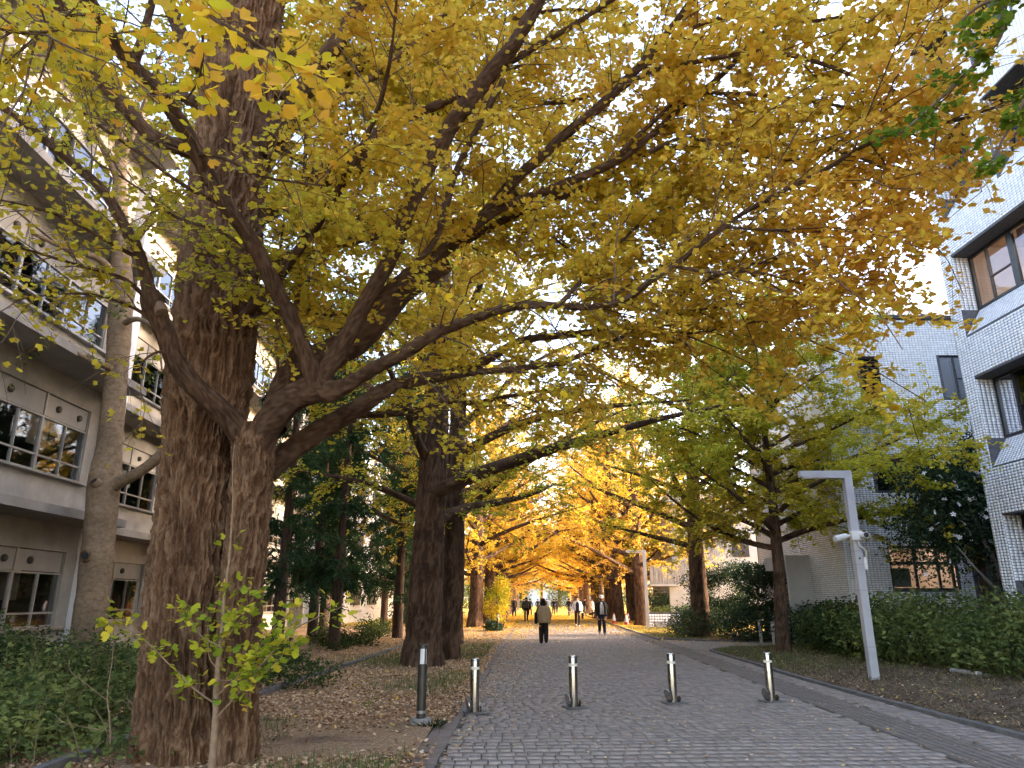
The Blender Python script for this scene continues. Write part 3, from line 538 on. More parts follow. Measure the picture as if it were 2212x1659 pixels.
LIMBS = {   # photograph x, y, distance, thickness
 'l1': [(555, 985, 7.65, 86), (515, 925, 7.5, 74), (470, 880, 7.3, 68), (420, 835, 7.1, 64), (378, 785, 6.95, 60), (352, 715, 6.85, 58), (328, 655, 6.8, 66), (322, 632, 6.8, 56)],
 'l1b': [(330, 665, 6.8, 46), (303, 560, 6.7, 33), (265, 482, 6.6, 31), (215, 400, 6.5, 28), (120, 320, 6.3, 26), (40, 255, 6.1, 24), (-60, 190, 5.9, 20), (-160, 140, 5.7, 14)],
 'r1': [(548, 990, 7.62, 92), (580, 915, 7.55, 92), (625, 870, 7.45, 88), (665, 850, 7.4, 88), (700, 835, 7.35, 84)],
 'b1': [(690, 845, 7.35, 70), (662, 775, 7.2, 54), (615, 660, 6.9, 50), (560, 555, 6.6, 48), (490, 445, 6.25, 46), (425, 330, 5.9, 46), (370, 240, 5.6, 47), (310, 170, 5.3, 46), (250, 90, 5.0, 44), (190, 0, 4.7, 42), (120, -110, 4.4, 34), (60, -200, 4.2, 24)],
 'b1b': [(292, 132, 5.2, 34), (312, 70, 5.15, 26), (328, 0, 5.1, 22), (340, -90, 5.0, 16), (365, -160, 4.4, 11)],
 'b2': [(680, 840, 7.35, 66), (725, 760, 7.3, 54), (785, 665, 7.2, 50), (850, 535, 7.1, 50), (900, 410, 7.0, 50), (950, 310, 6.9, 52), (1010, 225, 6.8, 50), (1070, 150, 6.7, 50), (1120, 80, 6.6, 44), (1165, 0, 6.5, 38), (1220, -110, 6.3, 28), (1280, -220, 6.1, 18)],
 'b2b': [(790, 660, 7.3, 22), (905, 560, 7.35, 22), (945, 505, 7.4, 22), (975, 400, 7.45, 22), (1010, 320, 7.5, 20), (1045, 255, 7.5, 20), (1085, 175, 7.5, 20)],
 'b3': [(590, 920, 7.6, 70), (640, 800, 7.9, 74), (720, 765, 8.0, 76), (800, 700, 8.1, 74), (870, 630, 8.15, 66), (930, 590, 8.2, 58), (962, 568, 8.2, 46)],
 'b3a': [(900, 605, 8.15, 56), (960, 540, 8.1, 40), (1035, 478, 8.0, 36), (1110, 390, 7.9, 34), (1200, 310, 7.8, 32), (1290, 235, 7.7, 30), (1350, 175, 7.6, 27), (1420, 100, 7.5, 24), (1474, 30, 7.4, 20), (1540, -60, 7.2, 14)],
 'b3b': [(1020, 495, 8.0, 30), (1080, 450, 7.9, 29), (1180, 412, 7.8, 28), (1270, 378, 7.7, 27), (1340, 345, 7.6, 26), (1400, 300, 7.5, 22), (1474, 233, 7.4, 19), (1560, 160, 7.2, 17), (1640, 80, 7.0, 14), (1725, -10, 6.8, 11)],
 'b3c': [(960, 545, 8.2, 24), (1080, 480, 8.3, 24), (1200, 430, 8.3, 22), (1310, 385, 8.3, 20), (1390, 335, 8.2, 20), (1474, 318, 8.1, 17), (1590, 300, 8.0, 15), (1680, 275, 7.9, 12), (1770, 248, 7.8, 9)],
 'b4': [(695, 850, 7.35, 70), (760, 825, 7.2, 50), (870, 762, 7.0, 44), (954, 715, 6.9, 38), (1044, 680, 6.8, 32), (1114, 662, 6.8, 27), (1204, 661, 6.8, 24), (1297, 662, 6.8, 21), (1354, 645, 6.8, 20), (1404, 609, 6.7, 18), (1474, 562, 6.6, 17), (1560, 490, 6.5, 15), (1650, 435, 6.4, 14), (1760, 380, 6.3, 13), (1900, 300, 6.2, 11), (2050, 265, 6.1, 9), (2150, 232, 6.0, 6)],
 'b5': [(575, 1020, 7.9, 64), (640, 965, 8.0, 58), (737, 905, 8.2, 50), (820, 850, 8.3, 42), (900, 820, 8.4, 34), (1000, 800, 8.5, 27), (1070, 765, 8.5, 22), (1130, 735, 8.4, 19), (1237, 722, 8.3, 18), (1354, 706, 8.2, 15), (1404, 700, 8.1, 13), (1474, 640, 8.0, 11), (1560, 590, 7.9, 9), (1680, 560, 7.8, 6)],
 'b5b': [(900, 822, 8.4, 24), (1027, 803, 8.2, 20), (1120, 795, 8.1, 19), (1204, 785, 8.0, 17), (1270, 760, 7.9, 15), (1317, 742, 7.8, 12), (1404, 695, 7.7, 10), (1500, 670, 7.6, 8), (1640, 650, 7.5, 6)],
 'b6': [(700, 930, 8.2, 32), (764, 900, 8.6, 24), (830, 896, 8.8, 20), (904, 888, 9.0, 18), (970, 872, 9.2, 16), (1054, 865, 9.3, 13), (1197, 840, 9.4, 9), (1300, 830, 9.5, 6)],
 'h1': [(520, 480, 8.1, 76), (600, 440, 8.0, 70), (660, 405, 7.9, 62), (720, 375, 7.8, 56), (775, 352, 7.75, 50), (800, 310, 7.7, 40), (830, 280, 7.7, 32), (880, 255, 7.7, 26), (970, 215, 7.7, 24), (1060, 160, 7.7, 20), (1150, 105, 7.6, 17), (1260, 40, 7.6, 13), (1380, -40, 7.5, 8)],
 'h1b': [(660, 415, 8.2, 40), (740, 335, 8.5, 36), (800, 325, 8.7, 32), (860, 310, 8.8, 24), (960, 240, 9.0, 20), (1090, 210, 9.1, 16), (1160, 222, 9.1, 13), (1240, 218, 9.1, 12), (1330, 178, 9.0, 10), (1450, 112, 9.0, 8)],
 'h2': [(545, 330, 8.0, 90), (600, 285, 7.8, 66), (640, 225, 7.7, 56), (680, 160, 7.6, 50), (730, 90, 7.5, 46), (765, 30, 7.5, 40), (795, -40, 7.4, 32), (850, -150, 7.3, 20)],
 'h2b': [(640, 225, 7.7, 30), (720, 170, 7.9, 28), (804, 140, 8.1, 25), (870, 98, 8.2, 22), (940, 48, 8.3, 20), (1000, -10, 8.3, 16), (1080, -90, 8.3, 10)],
 'h2c': [(700, 135, 7.9, 28), (770, 122, 8.2, 22), (870, 118, 8.6, 20), (960, 82, 8.8, 18), (1090, 45, 9.0, 14), (1210, 22, 9.1, 11), (1380, 30, 9.2, 8)],
 'h3': [(500, 360, 8.0, 80), (430, 330, 7.8, 60), (340, 300, 7.5, 46), (285, 250, 7.3, 42), (230, 190, 7.1, 38), (180, 120, 6.9, 34), (135, 40, 6.7, 32), (110, -40, 6.5, 26), (80, -140, 6.3, 16)],
 'h4': [(515, 260, 8.3, 60), (450, 170, 8.4, 50), (400, 90, 8.5, 46), (370, 20, 8.6, 40), (340, -60, 8.7, 30)],
 'h4b': [(440, 230, 8.0, 36), (330, 170, 8.2, 30), (240, 105, 8.4, 24), (150, 20, 8.6, 18), (60, -60, 8.8, 12)],
 's3': [(1290, 235, 7.7, 16), (1380, 165, 7.4, 14), (1474, 137, 7.1, 13), (1640, 113, 6.8, 12), (1774, 140, 6.6, 11), (1890, 180, 6.4, 9), (1965, 212, 6.3, 7), (2040, 262, 6.2, 5)],
 's4': [(1340, 330, 7.5, 13), (1474, 215, 7.3, 11), (1590, 202, 7.0, 10), (1760, 222, 6.8, 9), (1850, 240, 6.7, 7), (1960, 300, 6.5, 5)],
 's6': [(1404, 330, 7.5, 12), (1474, 300, 7.3, 11), (1570, 310, 7.1, 10), (1700, 345, 6.9, 9), (1800, 325, 6.7, 8), (1930, 372, 6.5, 5)],
 's7': [(1450, 575, 6.65, 10), (1530, 590, 6.6, 9), (1640, 590, 6.5, 8), (1750, 620, 6.4, 6), (1830, 660, 6.3, 4)],
 's8': [(1560, 490, 6.5, 9), (1700, 500, 6.4, 8), (1850, 500, 6.3, 6), (1950, 520, 6.2, 4)],
 's9': [(1420, 100, 7.5, 12), (1560, 40, 7.2, 10), (1720, 50, 6.9, 9), (1880, 30, 6.6, 7), (2010, 70, 6.4, 5)],
 's10': [(1354, 706, 8.2, 9), (1480, 720, 8.0, 8), (1600, 700, 7.8, 6), (1720, 690, 7.6, 4)],
 'q1': [(1204, 661, 6.8, 12), (1300, 560, 7.5, 10), (1400, 470, 8.1, 8), (1490, 385, 8.5, 5)],
 'q2': [(1180, 412, 7.8, 13), (1300, 450, 8.4, 11), (1420, 470, 8.8, 9), (1560, 430, 9.0, 6), (1680, 420, 9.2, 4)],
 'q3': [(1297, 662, 6.8, 11), (1380, 600, 7.5, 9), (1500, 545, 8.0, 7), (1640, 520, 8.4, 5)],
 'q4': [(1100, 400, 7.9, 11), (1180, 500, 8.3, 9), (1270, 560, 8.6, 7), (1370, 580, 8.8, 5)],
 'n1': [(365, -160, 4.4, 11), (360, -140, 3.4, 11), (385, -60, 2.7, 12), (430, 15, 2.45, 12), (520, 75, 2.35, 10), (610, 125, 2.3, 8), (700, 165, 2.2, 5)],
 'n2': [(430, 15, 2.45, 8), (440, 95, 2.6, 7), (430, 170, 2.75, 6), (400, 215, 2.9, 4)],
 'n3': [(190, 0, 4.7, 16), (120, 60, 4.3, 12), (60, 70, 4.0, 9), (0, 60, 3.8, 7)],
 'p1': [(325, 655, 6.8, 14), (270, 605, 6.5, 11), (180, 575, 6.2, 9), (80, 545, 5.9, 7), (-20, 525, 5.6, 5)],
 'p2': [(345, 700, 6.85, 12), (280, 660, 6.6, 9), (190, 635, 6.3, 7), (100, 640, 6.1, 5), (30, 650, 5.9, 4)],
 'p3': [(303, 560, 6.7, 14), (230, 520, 6.4, 10), (140, 470, 6.2, 8), (40, 440, 6.0, 6), (-30, 430, 5.8, 4)],
 'p4': [(490, 445, 6.25, 14), (400, 400, 6.0, 10), (300, 330, 5.8, 9), (200, 260, 5.6, 7), (90, 170, 5.4, 5)],
 'p5': [(560, 560, 6.6, 13), (470, 500, 6.4, 10), (380, 470, 6.2, 8), (290, 400, 6.1, 6), (210, 350, 6.0, 5)],
 'p6': [(615, 660, 6.9, 12), (540, 600, 6.7, 9), (480, 560, 6.6, 7), (420, 545, 6.5, 5)],
 'p7': [(425, 330, 5.9, 14), (480, 340, 5.7, 10), (560, 380, 5.6, 8), (650, 395, 5.5, 6), (700, 400, 5.5, 4)],
 'p8': [(378, 785, 6.95, 10), (350, 760, 6.8, 8), (320, 770, 6.7, 6), (290, 800, 6.6, 4)],
 'v1': [(622, 850, 7.5, 17), (636, 700, 7.55, 16), (648, 540, 7.6, 15), (655, 400, 7.65, 13), (660, 280, 7.7, 9)],
 'v2': [(604, 830, 7.6, 9), (596, 700, 7.6, 8), (602, 560, 7.6, 7), (620, 420, 7.6, 5)],
}
gb_ = np.random.default_rng(55); BACK = {}
for i in range(17):
    z = 4.6 + 8.5 * i / 17; p0 = np.array([np.interp(z, tr[:, 2], tr[:, 0]), 8.1, z]); az = R(50) + R(80) * (2 * ((i * .618) % 1) - 1); e = .22 + .5 * i / 17 * gb_.random() + .1; L = 5.6 - 2.0 * i / 17
    d = np.array([math.cos(az) * math.cos(e), math.sin(az) * math.cos(e), math.sin(e)]); t = np.linspace(0, 1, 7)
    B = p0 + np.outer(t, d * L) + np.outer(t ** 2, gb_.normal(0, .12, 3) * L) + np.outer(np.sin(5 * t + i), unit(gb_.standard_normal(3)) * .12); BACK['k%d' % i] = np.column_stack([B, .075 * (1 - .92 * t)])
THICK = {'b3': .88, 'b5': .82, 'b4': .64, 'h1': .75, 'h2': .75}
NOLEAF = {'l1', 'r1', 'b3'}
LEAF0 = {'b1': 2.6, 'b2': 1.9, 'b4': 1.0, 'b5': 1.4, 'h1': 1.6, 'h2': 1.6, 'h3': 1.4, 'b3a': .9, 'h4': 1.6, 'l1b': 0.6, 'v1': 0.3, 'v2': .5}
PT, TT = [], []
for nm, lst in [*LIMBS.items(), *BACK.items()]:
    lst = [(a, b, c, d * THICK.get(nm, .68 if nm[0] in 'lrbh' else .8)) for a, b, c, d in lst] if nm in LIMBS else lst
    P = spline(nodes(lst) if nm in LIMBS else lst, 0.05 if nm in LIMBS else .12); r = P[:, 3]; big = r.max() > 0.07
    P[:, :3] += (0.012 + 0.12 * r[:, None]) * np.stack([noise(P[:, :3] * 2.3, 61), noise(P[:, :3] * 2.3, 62), noise(P[:, :3] * 2.3, 63)], 1)
    V, F = bark_tube(P, (32 if nm in LIMBS else 10) if big else (14 if r.max() > .03 else 8), 0.014 if big else 0.004, 0.026 if big else .016, 0.07 if big else .05, 200 + len(PT), None, 0.10)
    n_ = (32 if nm in LIMBS else 10) if big else (14 if r.max() > .03 else 8)
    V = np.vstack([V, P[-1:, :3]]); m = len(P); F = np.vstack([F, [((m - 1) * n_ + k, (m - 1) * n_ + (k + 1) % n_, m * n_, m * n_) for k in range(n_)]])
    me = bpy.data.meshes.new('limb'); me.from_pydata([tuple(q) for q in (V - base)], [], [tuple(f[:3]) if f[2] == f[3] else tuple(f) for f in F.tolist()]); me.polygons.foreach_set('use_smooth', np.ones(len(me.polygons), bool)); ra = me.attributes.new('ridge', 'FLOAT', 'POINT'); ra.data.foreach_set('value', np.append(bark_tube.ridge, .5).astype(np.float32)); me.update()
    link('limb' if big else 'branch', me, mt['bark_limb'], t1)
    if nm in NOLEAF: continue
    nearb = nm[0] == 'n'
    X, T = along(P, 0.05 if nearb else (0.12 if nm[0] in 'spq' else 0.13), LEAF0.get(nm, 0.25)); PT.append((nm, X, T))
Qs2, Qs3, LP, LT = [], [], [], []
def thin(nm, X, p, t):
    if nm[0] not in 'bhlp': return p, t
    q = X[np.argmin(np.linalg.norm(p[:, None, ::2] - X[None, ::3, :3][..., ::2], axis=2), axis=1) * 3, 1] if len(X) > 3 else np.full(len(p), X[0, 1])
    k = (p[:, 1] > q + .02) | (rng.random(len(p)) < (.10 if nm[0] in 'bh' else .3)); return p[k], t[k]
for nm, X, T in PT:
    if nm in ('n1', 'n2'):
        Q, L = subs(X[:, :3], T, (0.10, 0.32), (0.5, 1.2), 6, 0.1); Qs2.append((Q, np.full(len(Q), .0032), np.full(len(Q), .0016))); p, t = on_set(Q, 4); LP.append(p); LT.append(t); continue
    Q, L = subs(X[:, :3], T, (0.45, 1.75) if nm[0] != 'p' else (.3, 1.0), (0.55, 1.25), 6, 0.16, 0.06); rr = 0.004 + 0.0045 * L
    Qs2.append((Q, rr, rr * 0.4)); p, t = thin(nm, X, *on_set(Q, 7 if nm[0] in 'pl' else 12)); LP.append(p); LT.append(t)
    p, t = on_set(Q, 6, 0.1); Q3, L3 = subs(p, t, (0.18, 0.62), (0.5, 1.2), 4, 0.25, 0.0); rr = np.full(len(Q3), 0.0034); vis = inframe(Q3[:, -1], .2); Qs3.append((Q3[vis], rr[vis], rr[vis] * 0.45))
    p, t = thin(nm, X, *on_set(Q3, (12 if nm in ('h3', 'h4', 'h4b', 'b1', 'b1b') else 22) if nm[0] in 'sbhkq' else 6, 0.05)); LP.append(p); LT.append(t)
    p, t = on_set(X[None, :, :3], max(4, len(X) * 2), 0.0); LP.append(p); LT.append(t)
tw = twigs_mesh('twigs', Qs2 + Qs3); tw.transform(Matrix.Translation(-Vector(base)))
link('twigs', tw, mt['twig'], t1, kind='stuff')
LP = np.vstack(LP); LT = np.vstack(LT); print('T1 leaves', len(LP))
dist = np.linalg.norm(LP - (0, 0, CAM_H), axis=1); axx = np.interp(LP[:, 2], tr[:, 2], tr[:, 0]); shade = (np.abs(LP[:, 0] - axx) < .75) & (LP[:, 1] < 8.2) & (LP[:, 1] > 5.0) & (LP[:, 2] > 5.6) & (rng.random(len(LP)) < .75)
k = (dist > 1.9) & ~shade & (inframe(LP, .3) | (rng.random(len(LP)) < .3)) & (np.hypot(LP[:, 0] - base[0], LP[:, 1] - 8.0) > 0.62); LP, LT, dist = LP[k], LT[k], dist[k]
Pl, Dl, Nl, Sl = fan_out(LP, LT, (0.05, 0.082), stalk=0.035)
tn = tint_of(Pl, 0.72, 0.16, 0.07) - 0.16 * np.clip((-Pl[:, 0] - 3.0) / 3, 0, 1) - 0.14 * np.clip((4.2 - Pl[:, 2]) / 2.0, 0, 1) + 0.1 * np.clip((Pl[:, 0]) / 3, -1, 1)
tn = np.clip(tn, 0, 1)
o = np.argsort(np.where(inframe(Pl), dist / Sl, 1e9))[:300]; sep = np.zeros(len(Pl), bool); sep[o] = True
fine = ~sep & (dist < 8.6) & inframe(Pl, .08); coarse = ~sep & ~fine & (rng.random(len(Pl)) < .78)
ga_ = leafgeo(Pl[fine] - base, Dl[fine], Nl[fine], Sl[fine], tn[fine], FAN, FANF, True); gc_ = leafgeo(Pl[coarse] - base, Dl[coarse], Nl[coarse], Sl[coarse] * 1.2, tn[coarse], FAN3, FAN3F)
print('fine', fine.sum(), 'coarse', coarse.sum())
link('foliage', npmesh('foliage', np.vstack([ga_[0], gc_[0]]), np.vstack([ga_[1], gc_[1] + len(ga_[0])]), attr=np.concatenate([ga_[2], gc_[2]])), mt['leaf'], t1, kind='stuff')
def rich_leaf(seed):
    """a notched fan with a wavy rim, a cupped blade and a stalk"""
    g = np.random.default_rng(seed); n = 11; a = np.linspace(R(152), R(28), n); rad = 0.92 + 0.05 * g.standard_normal(n); rad[n // 2] -= 0.30; rad[[0, -1]] *= 0.8
    rim = np.stack([np.cos(a) * rad * 0.72, np.sin(a) * rad * 0.95, 0.07 * np.cos(3 * a + g.random() * 6) + 0.10 * np.cos(a) ** 2], 1)
    mid = rim * (0.5, 0.5, 0.25); V = np.vstack([[(0, 0, 0)], mid, rim, STALK + (0, 0, -.02)]); F = []
    for i in range(n - 1): F += [(0, 1 + i + 1, 1 + i), (1 + i, 2 + i, n + 2 + i), (1 + i, n + 2 + i, n + 1 + i)]
    F.append((2 * n + 1, 2 * n + 2, 2 * n + 3)); me = npmesh('leaf', V, np.array(F), True); me.materials.append(mt['leaf_single']); return me
rl = [rich_leaf(s) for s in range(5)]
for j, i in enumerate(o):
    D = unit(Dl[i]); N = unit(Nl[i] - D * np.dot(Nl[i], D)); X = np.cross(D, N)
    lo = link('leaf', rl[j % 5], None, t1); mtx = Matrix(((X[0], D[0], N[0], 0), (X[1], D[1], N[1], 0), (X[2], D[2], N[2], 0), (0, 0, 0, 1)))
    lo.matrix_local = Matrix.Translation(Vector(Pl[i] - base)) @ mtx @ Matrix.Scale(float(Sl[i]) * 1.05, 4)
# cut stubs on the left limb and the middle limb
for (x, y, Y, dx, dy, w) in ((338, 655, 6.8, 12, 22, 50), (948, 585, 8.2, 16, -10, 46)):
    a, b = at(x, y, Y), at(x + dx, y + dy, Y - .05); b = a + (b - a); r = 0.58 * w / 2 * depth(a) / (FPX * PX / 1024)
    mb = MB(); mb.tube(spline(np.array([a - base, b - base]), .02), r * .92, 18); mb.add([*(np.array(mb.v)[-18:])], [tuple(range(18))]); mb.build('cut_stub', mt['wood_cut'], t1, True)
# the thin sucker in front of the trunk: a sapling of its own
sp_ = empty('ginkgo_sapling', tuple(gnd(455, 1675))); tag(sp_, 'thin pale ginkgo sapling with green yellow fans before the massive trunk', 'sapling'); sb = np.array(sp_.location)
SAP = [[(455, 1678, 6.95, 22), (464, 1560, 6.95, 18), (474, 1420, 6.95, 12), (486, 1290, 6.95, 8), (494, 1200, 6.95, 5), (502, 1060, 6.95, 3), (507, 960, 6.95, 2)],
       [(468, 1550, 6.9, 10), (520, 1490, 6.8, 9), (580, 1420, 6.7, 8), (650, 1350, 6.6, 6), (740, 1310, 6.5, 4)], [(472, 1500, 6.9, 9), (530, 1440, 6.8, 8), (590, 1360, 6.75, 6), (640, 1310, 6.7, 4)],
       [(466, 1520, 6.9, 9), (400, 1470, 6.8, 8), (340, 1410, 6.75, 6), (290, 1370, 6.7, 5), (230, 1325, 6.65, 4)], [(478, 1400, 6.9, 7), (430, 1370, 6.8, 6), (390, 1300, 6.8, 4)], [(474, 1450, 6.9, 6), (452, 1420, 6.85, 5), (448, 1370, 6.85, 4)],
       [(480, 1390, 6.9, 6), (520, 1340, 6.8, 5), (560, 1270, 6.75, 3)], [(472, 1470, 6.9, 5), (560, 1460, 6.7, 4), (640, 1385, 6.6, 3)]]
mbs = MB(); lp, lt = [], []
for j, lst in enumerate(SAP):
    P = spline(nodes(lst), 0.03); P[0, 2] = max(P[0, 2], -.05) if j else -.05
    P[:, :3] += 0.012 * np.stack([noise(P[:, :3] * 5, 71), noise(P[:, :3] * 5, 72), noise(P[:, :3] * 5, 73)], 1)
    V, F = tube(P[:, :3] - sb, P[:, 3] * (.85 if j == 0 else .42), 8); 
    link('stem' if j == 0 else 'branch', npmesh('stem' if j == 0 else 'branch', V, F, True), mt['twig_pale'], sp_)
    X, T = along(P, 0.030, 0.95 if j == 0 else 0.22); kz = X[:, 2] < 2.25; X, T = X[kz], T[kz]
    for _ in range(4 if j == 0 else 5): lp.append(X[:, :3]); lt.append(T)
lp = np.vstack(lp); lt = np.vstack(lt); kk = rng.random(len(lp)) < np.clip(.5 + .6 * noise(lp * 5, 17), .05, 1); lp, lt = lp[kk], lt[kk]
p, d, nn, s_ = fan_out(lp + .045 * rng.standard_normal(lp.shape), lt, (0.06, 0.10), upness=.7, stalk=.05)
tns = np.clip(0.33 + 0.16 * rng.standard_normal(len(p)), 0, .85)
near = np.argsort(np.linalg.norm(p - (0, 0, CAM_H), axis=1) / s_)[:280]; sel = np.zeros(len(p), bool); sel[near] = True
mt['leaf_sap'] = leafmat('sapling_leaf', [(0.0, (0.17, 0.27, 0.03)), (0.5, (0.38, 0.42, 0.035)), (1.0, (0.66, 0.52, 0.05))], 0.45, by_object=True)
if (~sel).any(): link('foliage', leafmesh('foliage', p[~sel] - sb, d[~sel], nn[~sel], s_[~sel], tns[~sel], FAN, FANF, True), mt['leaf'], sp_, kind='stuff')
rs = [m_.copy() for m_ in rl]
for m_ in rs: m_.materials.clear(); m_.materials.append(mt['leaf_sap'])
for j, i in enumerate(np.where(sel)[0]):
    D = unit(d[i]); N = unit(nn[i] - D * np.dot(nn[i], D)); X = np.cross(D, N); lo = link('leaf', rs[j % 5], None, sp_)
    lo.matrix_local = Matrix.Translation(Vector(p[i] - sb)) @ Matrix(((X[0], D[0], N[0], 0), (X[1], D[1], N[1], 0), (X[2], D[2], N[2], 0), (0, 0, 0, 1))) @ Matrix.Scale(float(s_[i]), 4)
# the dark green spray at the upper right belongs to a tree beside the camera
tg = empty('ginkgo_tree', (8.4, 3.6, 0)); tag(tg, 'ginkgo still dark green whose spray hangs before the tiled wall', 'tree', 'ginkgo trees of the avenue'); gb = np.array(tg.location)
tp = spline(np.array([(8.4, 3.6, -.1, .2), (8.35, 3.65, 2.5, .16), (8.3, 3.7, 5.0, .13), (8.35, 3.8, 7.5, .09), (8.4, 3.9, 9.5, .03)]), .08); V, F = bark_tube(tp, 40, .014, .05, .25, 300, None, .05)
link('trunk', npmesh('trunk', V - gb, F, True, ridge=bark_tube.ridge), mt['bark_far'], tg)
GS = [[(*tp[45][:3], .05), (7.0, 4.2, 5.6, .035), *[tuple(q) for q in nodes([(2290, -60, 4.8, 14), (2150, 95, 4.9, 10), (2060, 185, 5.0, 8), (1985, 255, 5.0, 6), (1930, 300, 5.05, 4)])]],
      [(*tp[40][:3], .05), *[tuple(q) for q in nodes([(2400, 200, 4.6, 12), (2260, 160, 4.7, 9), (2190, 260, 4.8, 7), (2130, 370, 4.9, 4)])]],
      [(*tp[50][:3], .05), *[tuple(q) for q in nodes([(2360, -120, 4.6, 12), (2210, -20, 4.7, 9), (2120, 10, 4.8, 7), (2060, 60, 4.9, 4)])]]]
lp, lt, tws = [], [], []
for lst in GS:
    P = spline(np.array(lst), .05); V, F = tube(P[:, :3] - gb, np.maximum(P[:, 3], .003), 7); link('branch', npmesh('branch', V, F, True), mt['twig'], tg)
    X, T = along(P, .12, 1.2); Q, L = subs(X[:, :3], T, (.1, .38), (.5, 1.1), 5, .2); tws.append((Q, np.full(len(Q), .003), np.full(len(Q), .0015))); p, t = on_set(Q, 14); lp.append(p); lt.append(t); p, t = on_set(X[None, :, :3], 110, .1); lp.append(p); lt.append(t)
tm_ = twigs_mesh('twigs', tws); tm_.transform(Matrix.Translation(-Vector(gb))); link('twigs', tm_, mt['twig'], tg, kind='stuff')
p, d, nn, s_ = fan_out(np.vstack(lp), np.vstack(lt), (.05, .08)); link('foliage', leafmesh('foliage', p - gb, d, nn, s_, np.clip(.04 + .08 * rng.standard_normal(len(p)), 0, .3), FAN, FANF, True), mt['leaf'], tg, kind='stuff')
# ------------------------------------------------------------------ the other trees
def copy_tree(o, parent=None):
    c = o.copy(); col.objects.link(c); c.parent = parent
    for ch in list(o.children): copy_tree(ch, c)
    return c
def gen_ginkgo(seed, loc, H, r0, h1, crown, nl, label, tint=0.6, leaf=(0.075, 0.115), side=0.0, lean=(0, 0), leaves=11, l2=0.42, group='ginkgo trees of the avenue', up=(0.25, 0.85), stems=1, stem_dir=(0.5, 0.3), droop=0.0, amp=None, dens3=4, mat='leaf'):
    g = np.random.default_rng(seed); root = empty('ginkgo_tree', loc); tag(root, label, 'tree', group)
    zs = np.array([-0.15, 0.15, 0.8, 2.0, H * .3, H * .55, H * .8, H]); rs = r0 * np.array([1.5, 1.28, 1.08, 1.0, .86, .55, .26, .04])
    wob = np.cumsum(g.normal(0, .02 * H / 6, (8, 2)), 0) * np.minimum(1, zs / 4).clip(0)[:, None]
    P = np.stack([wob[:, 0] + lean[0] * zs, wob[:, 1] + lean[1] * zs, zs, rs], 1); P = spline(P, 0.08 if loc[1] < 30 else .13)
    lb = lambda t: 0.10 * np.cos(3 * t + seed) + 0.07 * np.cos(5 * t + 2 * seed)
    n = (72 if loc[1] < 30 else 48) if r0 > .3 else 36; V, F = bark_tube(P, n, amp if amp else 0.03 * min(1, r0 / .4), 0.05, 0.3, seed * 7, lb, 0.07); VS, FS, off, RS = [V], [F], len(V), [bark_tube.ridge]
    trunks = [P]
    for q in range(stems - 1):
        a = g.random() * 6.28; dx, dy = stem_dir; zz = np.array([-.1, .8, 2.0, H * .3, H * .6, H * .85]); rr = r0 * .72 * np.array([1.3, 1.05, .95, .8, .5, .05])
        P2 = spline(np.stack([dx + .03 * zz + .1 * g.standard_normal(6), dy + .03 * zz + .1 * g.standard_normal(6), zz, rr], 1), .08); V, F = bark_tube(P2, 56, 0.028, .09, .5, seed * 7 + 3, lb, .07)
        VS.append(V); FS.append(F + off); off += len(V); RS.append(bark_tube.ridge); trunks.append(P2)
    limbs = []; ga = g.random() * 6.28
    for i in range(nl):
        f = (i + .5) / nl; z = h1 + (H * .88 - h1) * f ** 1.1; Pt = trunks[i % len(trunks)]; j = int(np.argmin(np.abs(Pt[:, 2] - z))); p0 = Pt[j]
        az = ga + i * 2.4 + g.normal(0, .25)
        L = crown * (1.05 - .55 * f) * (.8 + .4 * g.random()); e = up[0] + (up[1] - up[0]) * (0.25 + .75 * f) * (0.7 + .6 * g.random())
        dirv = np.array([math.cos(az) * math.cos(e), math.sin(az) * math.cos(e), math.sin(e)])
        if side: L *= 1 + .35 * math.cos(az) * np.sign(side) * abs(side)
        t = np.linspace(0, 1, 7); c = g.normal(0, .10, 3) * L; bend = np.array([0, 0, (0.12 - .3 * e) - droop]) * L
        B = p0[:3] + np.outer(t, dirv * L) + np.outer(t ** 2, bend + c) + np.outer(np.sin(t * 5 + g.random() * 6) * .03 * L, unit(g.standard_normal(3)))
        rl_ = min(p0[3] * .62, .022 * L + .03) * (1 - t * .93) ** .8; Q = spline(np.column_stack([B, rl_]), .2); V, F = bark_tube(Q, 10, .008, .05, .2, seed + i, None, .1); VS.append(V); FS.append(F + off); off += len(V); RS.append(bark_tube.ridge); limbs.append(Q)
    link('trunk', npmesh('trunk', np.vstack(VS), np.vstack(FS), True, ridge=np.concatenate(RS)), mt['bark_far'], root)
    S2, S3, LPp, LTt = [], [], [], []
    for Q in limbs + [trunks[0][int(len(trunks[0]) * .62):]]:
        X, T = along(Q, l2, 0.8 if len(Q) > 14 else .2, g)
        if len(X) == 0: continue
        A, L = subs(X[:, :3], T, (0.7, 2.1), (.5, 1.2), 6, .12, .08, g=g); r = .006 + .006 * L; S2.append((A, r, r * .4)); p, t = on_set(A, leaves, .1, g); LPp.append(p); LTt.append(t)
        p, t = on_set(A, dens3, .15, g); B, L = subs(p, t, (.3, .85), (.5, 1.2), 4, .22, 0, g=g); r = np.full(len(B), .005); S3.append((B, r, r * .5)); p, t = on_set(B, leaves, .05, g); LPp.append(p); LTt.append(t)
    link('twigs', twigs_mesh('twigs', S2 + (S3 if loc[1] < 30 else [])), mt['twig'], root, kind='stuff')
    Pp, Tt = np.vstack(LPp), np.vstack(LTt); p, d, nn, s = fan_out(Pp, Tt, leaf, g, stalk=.04)
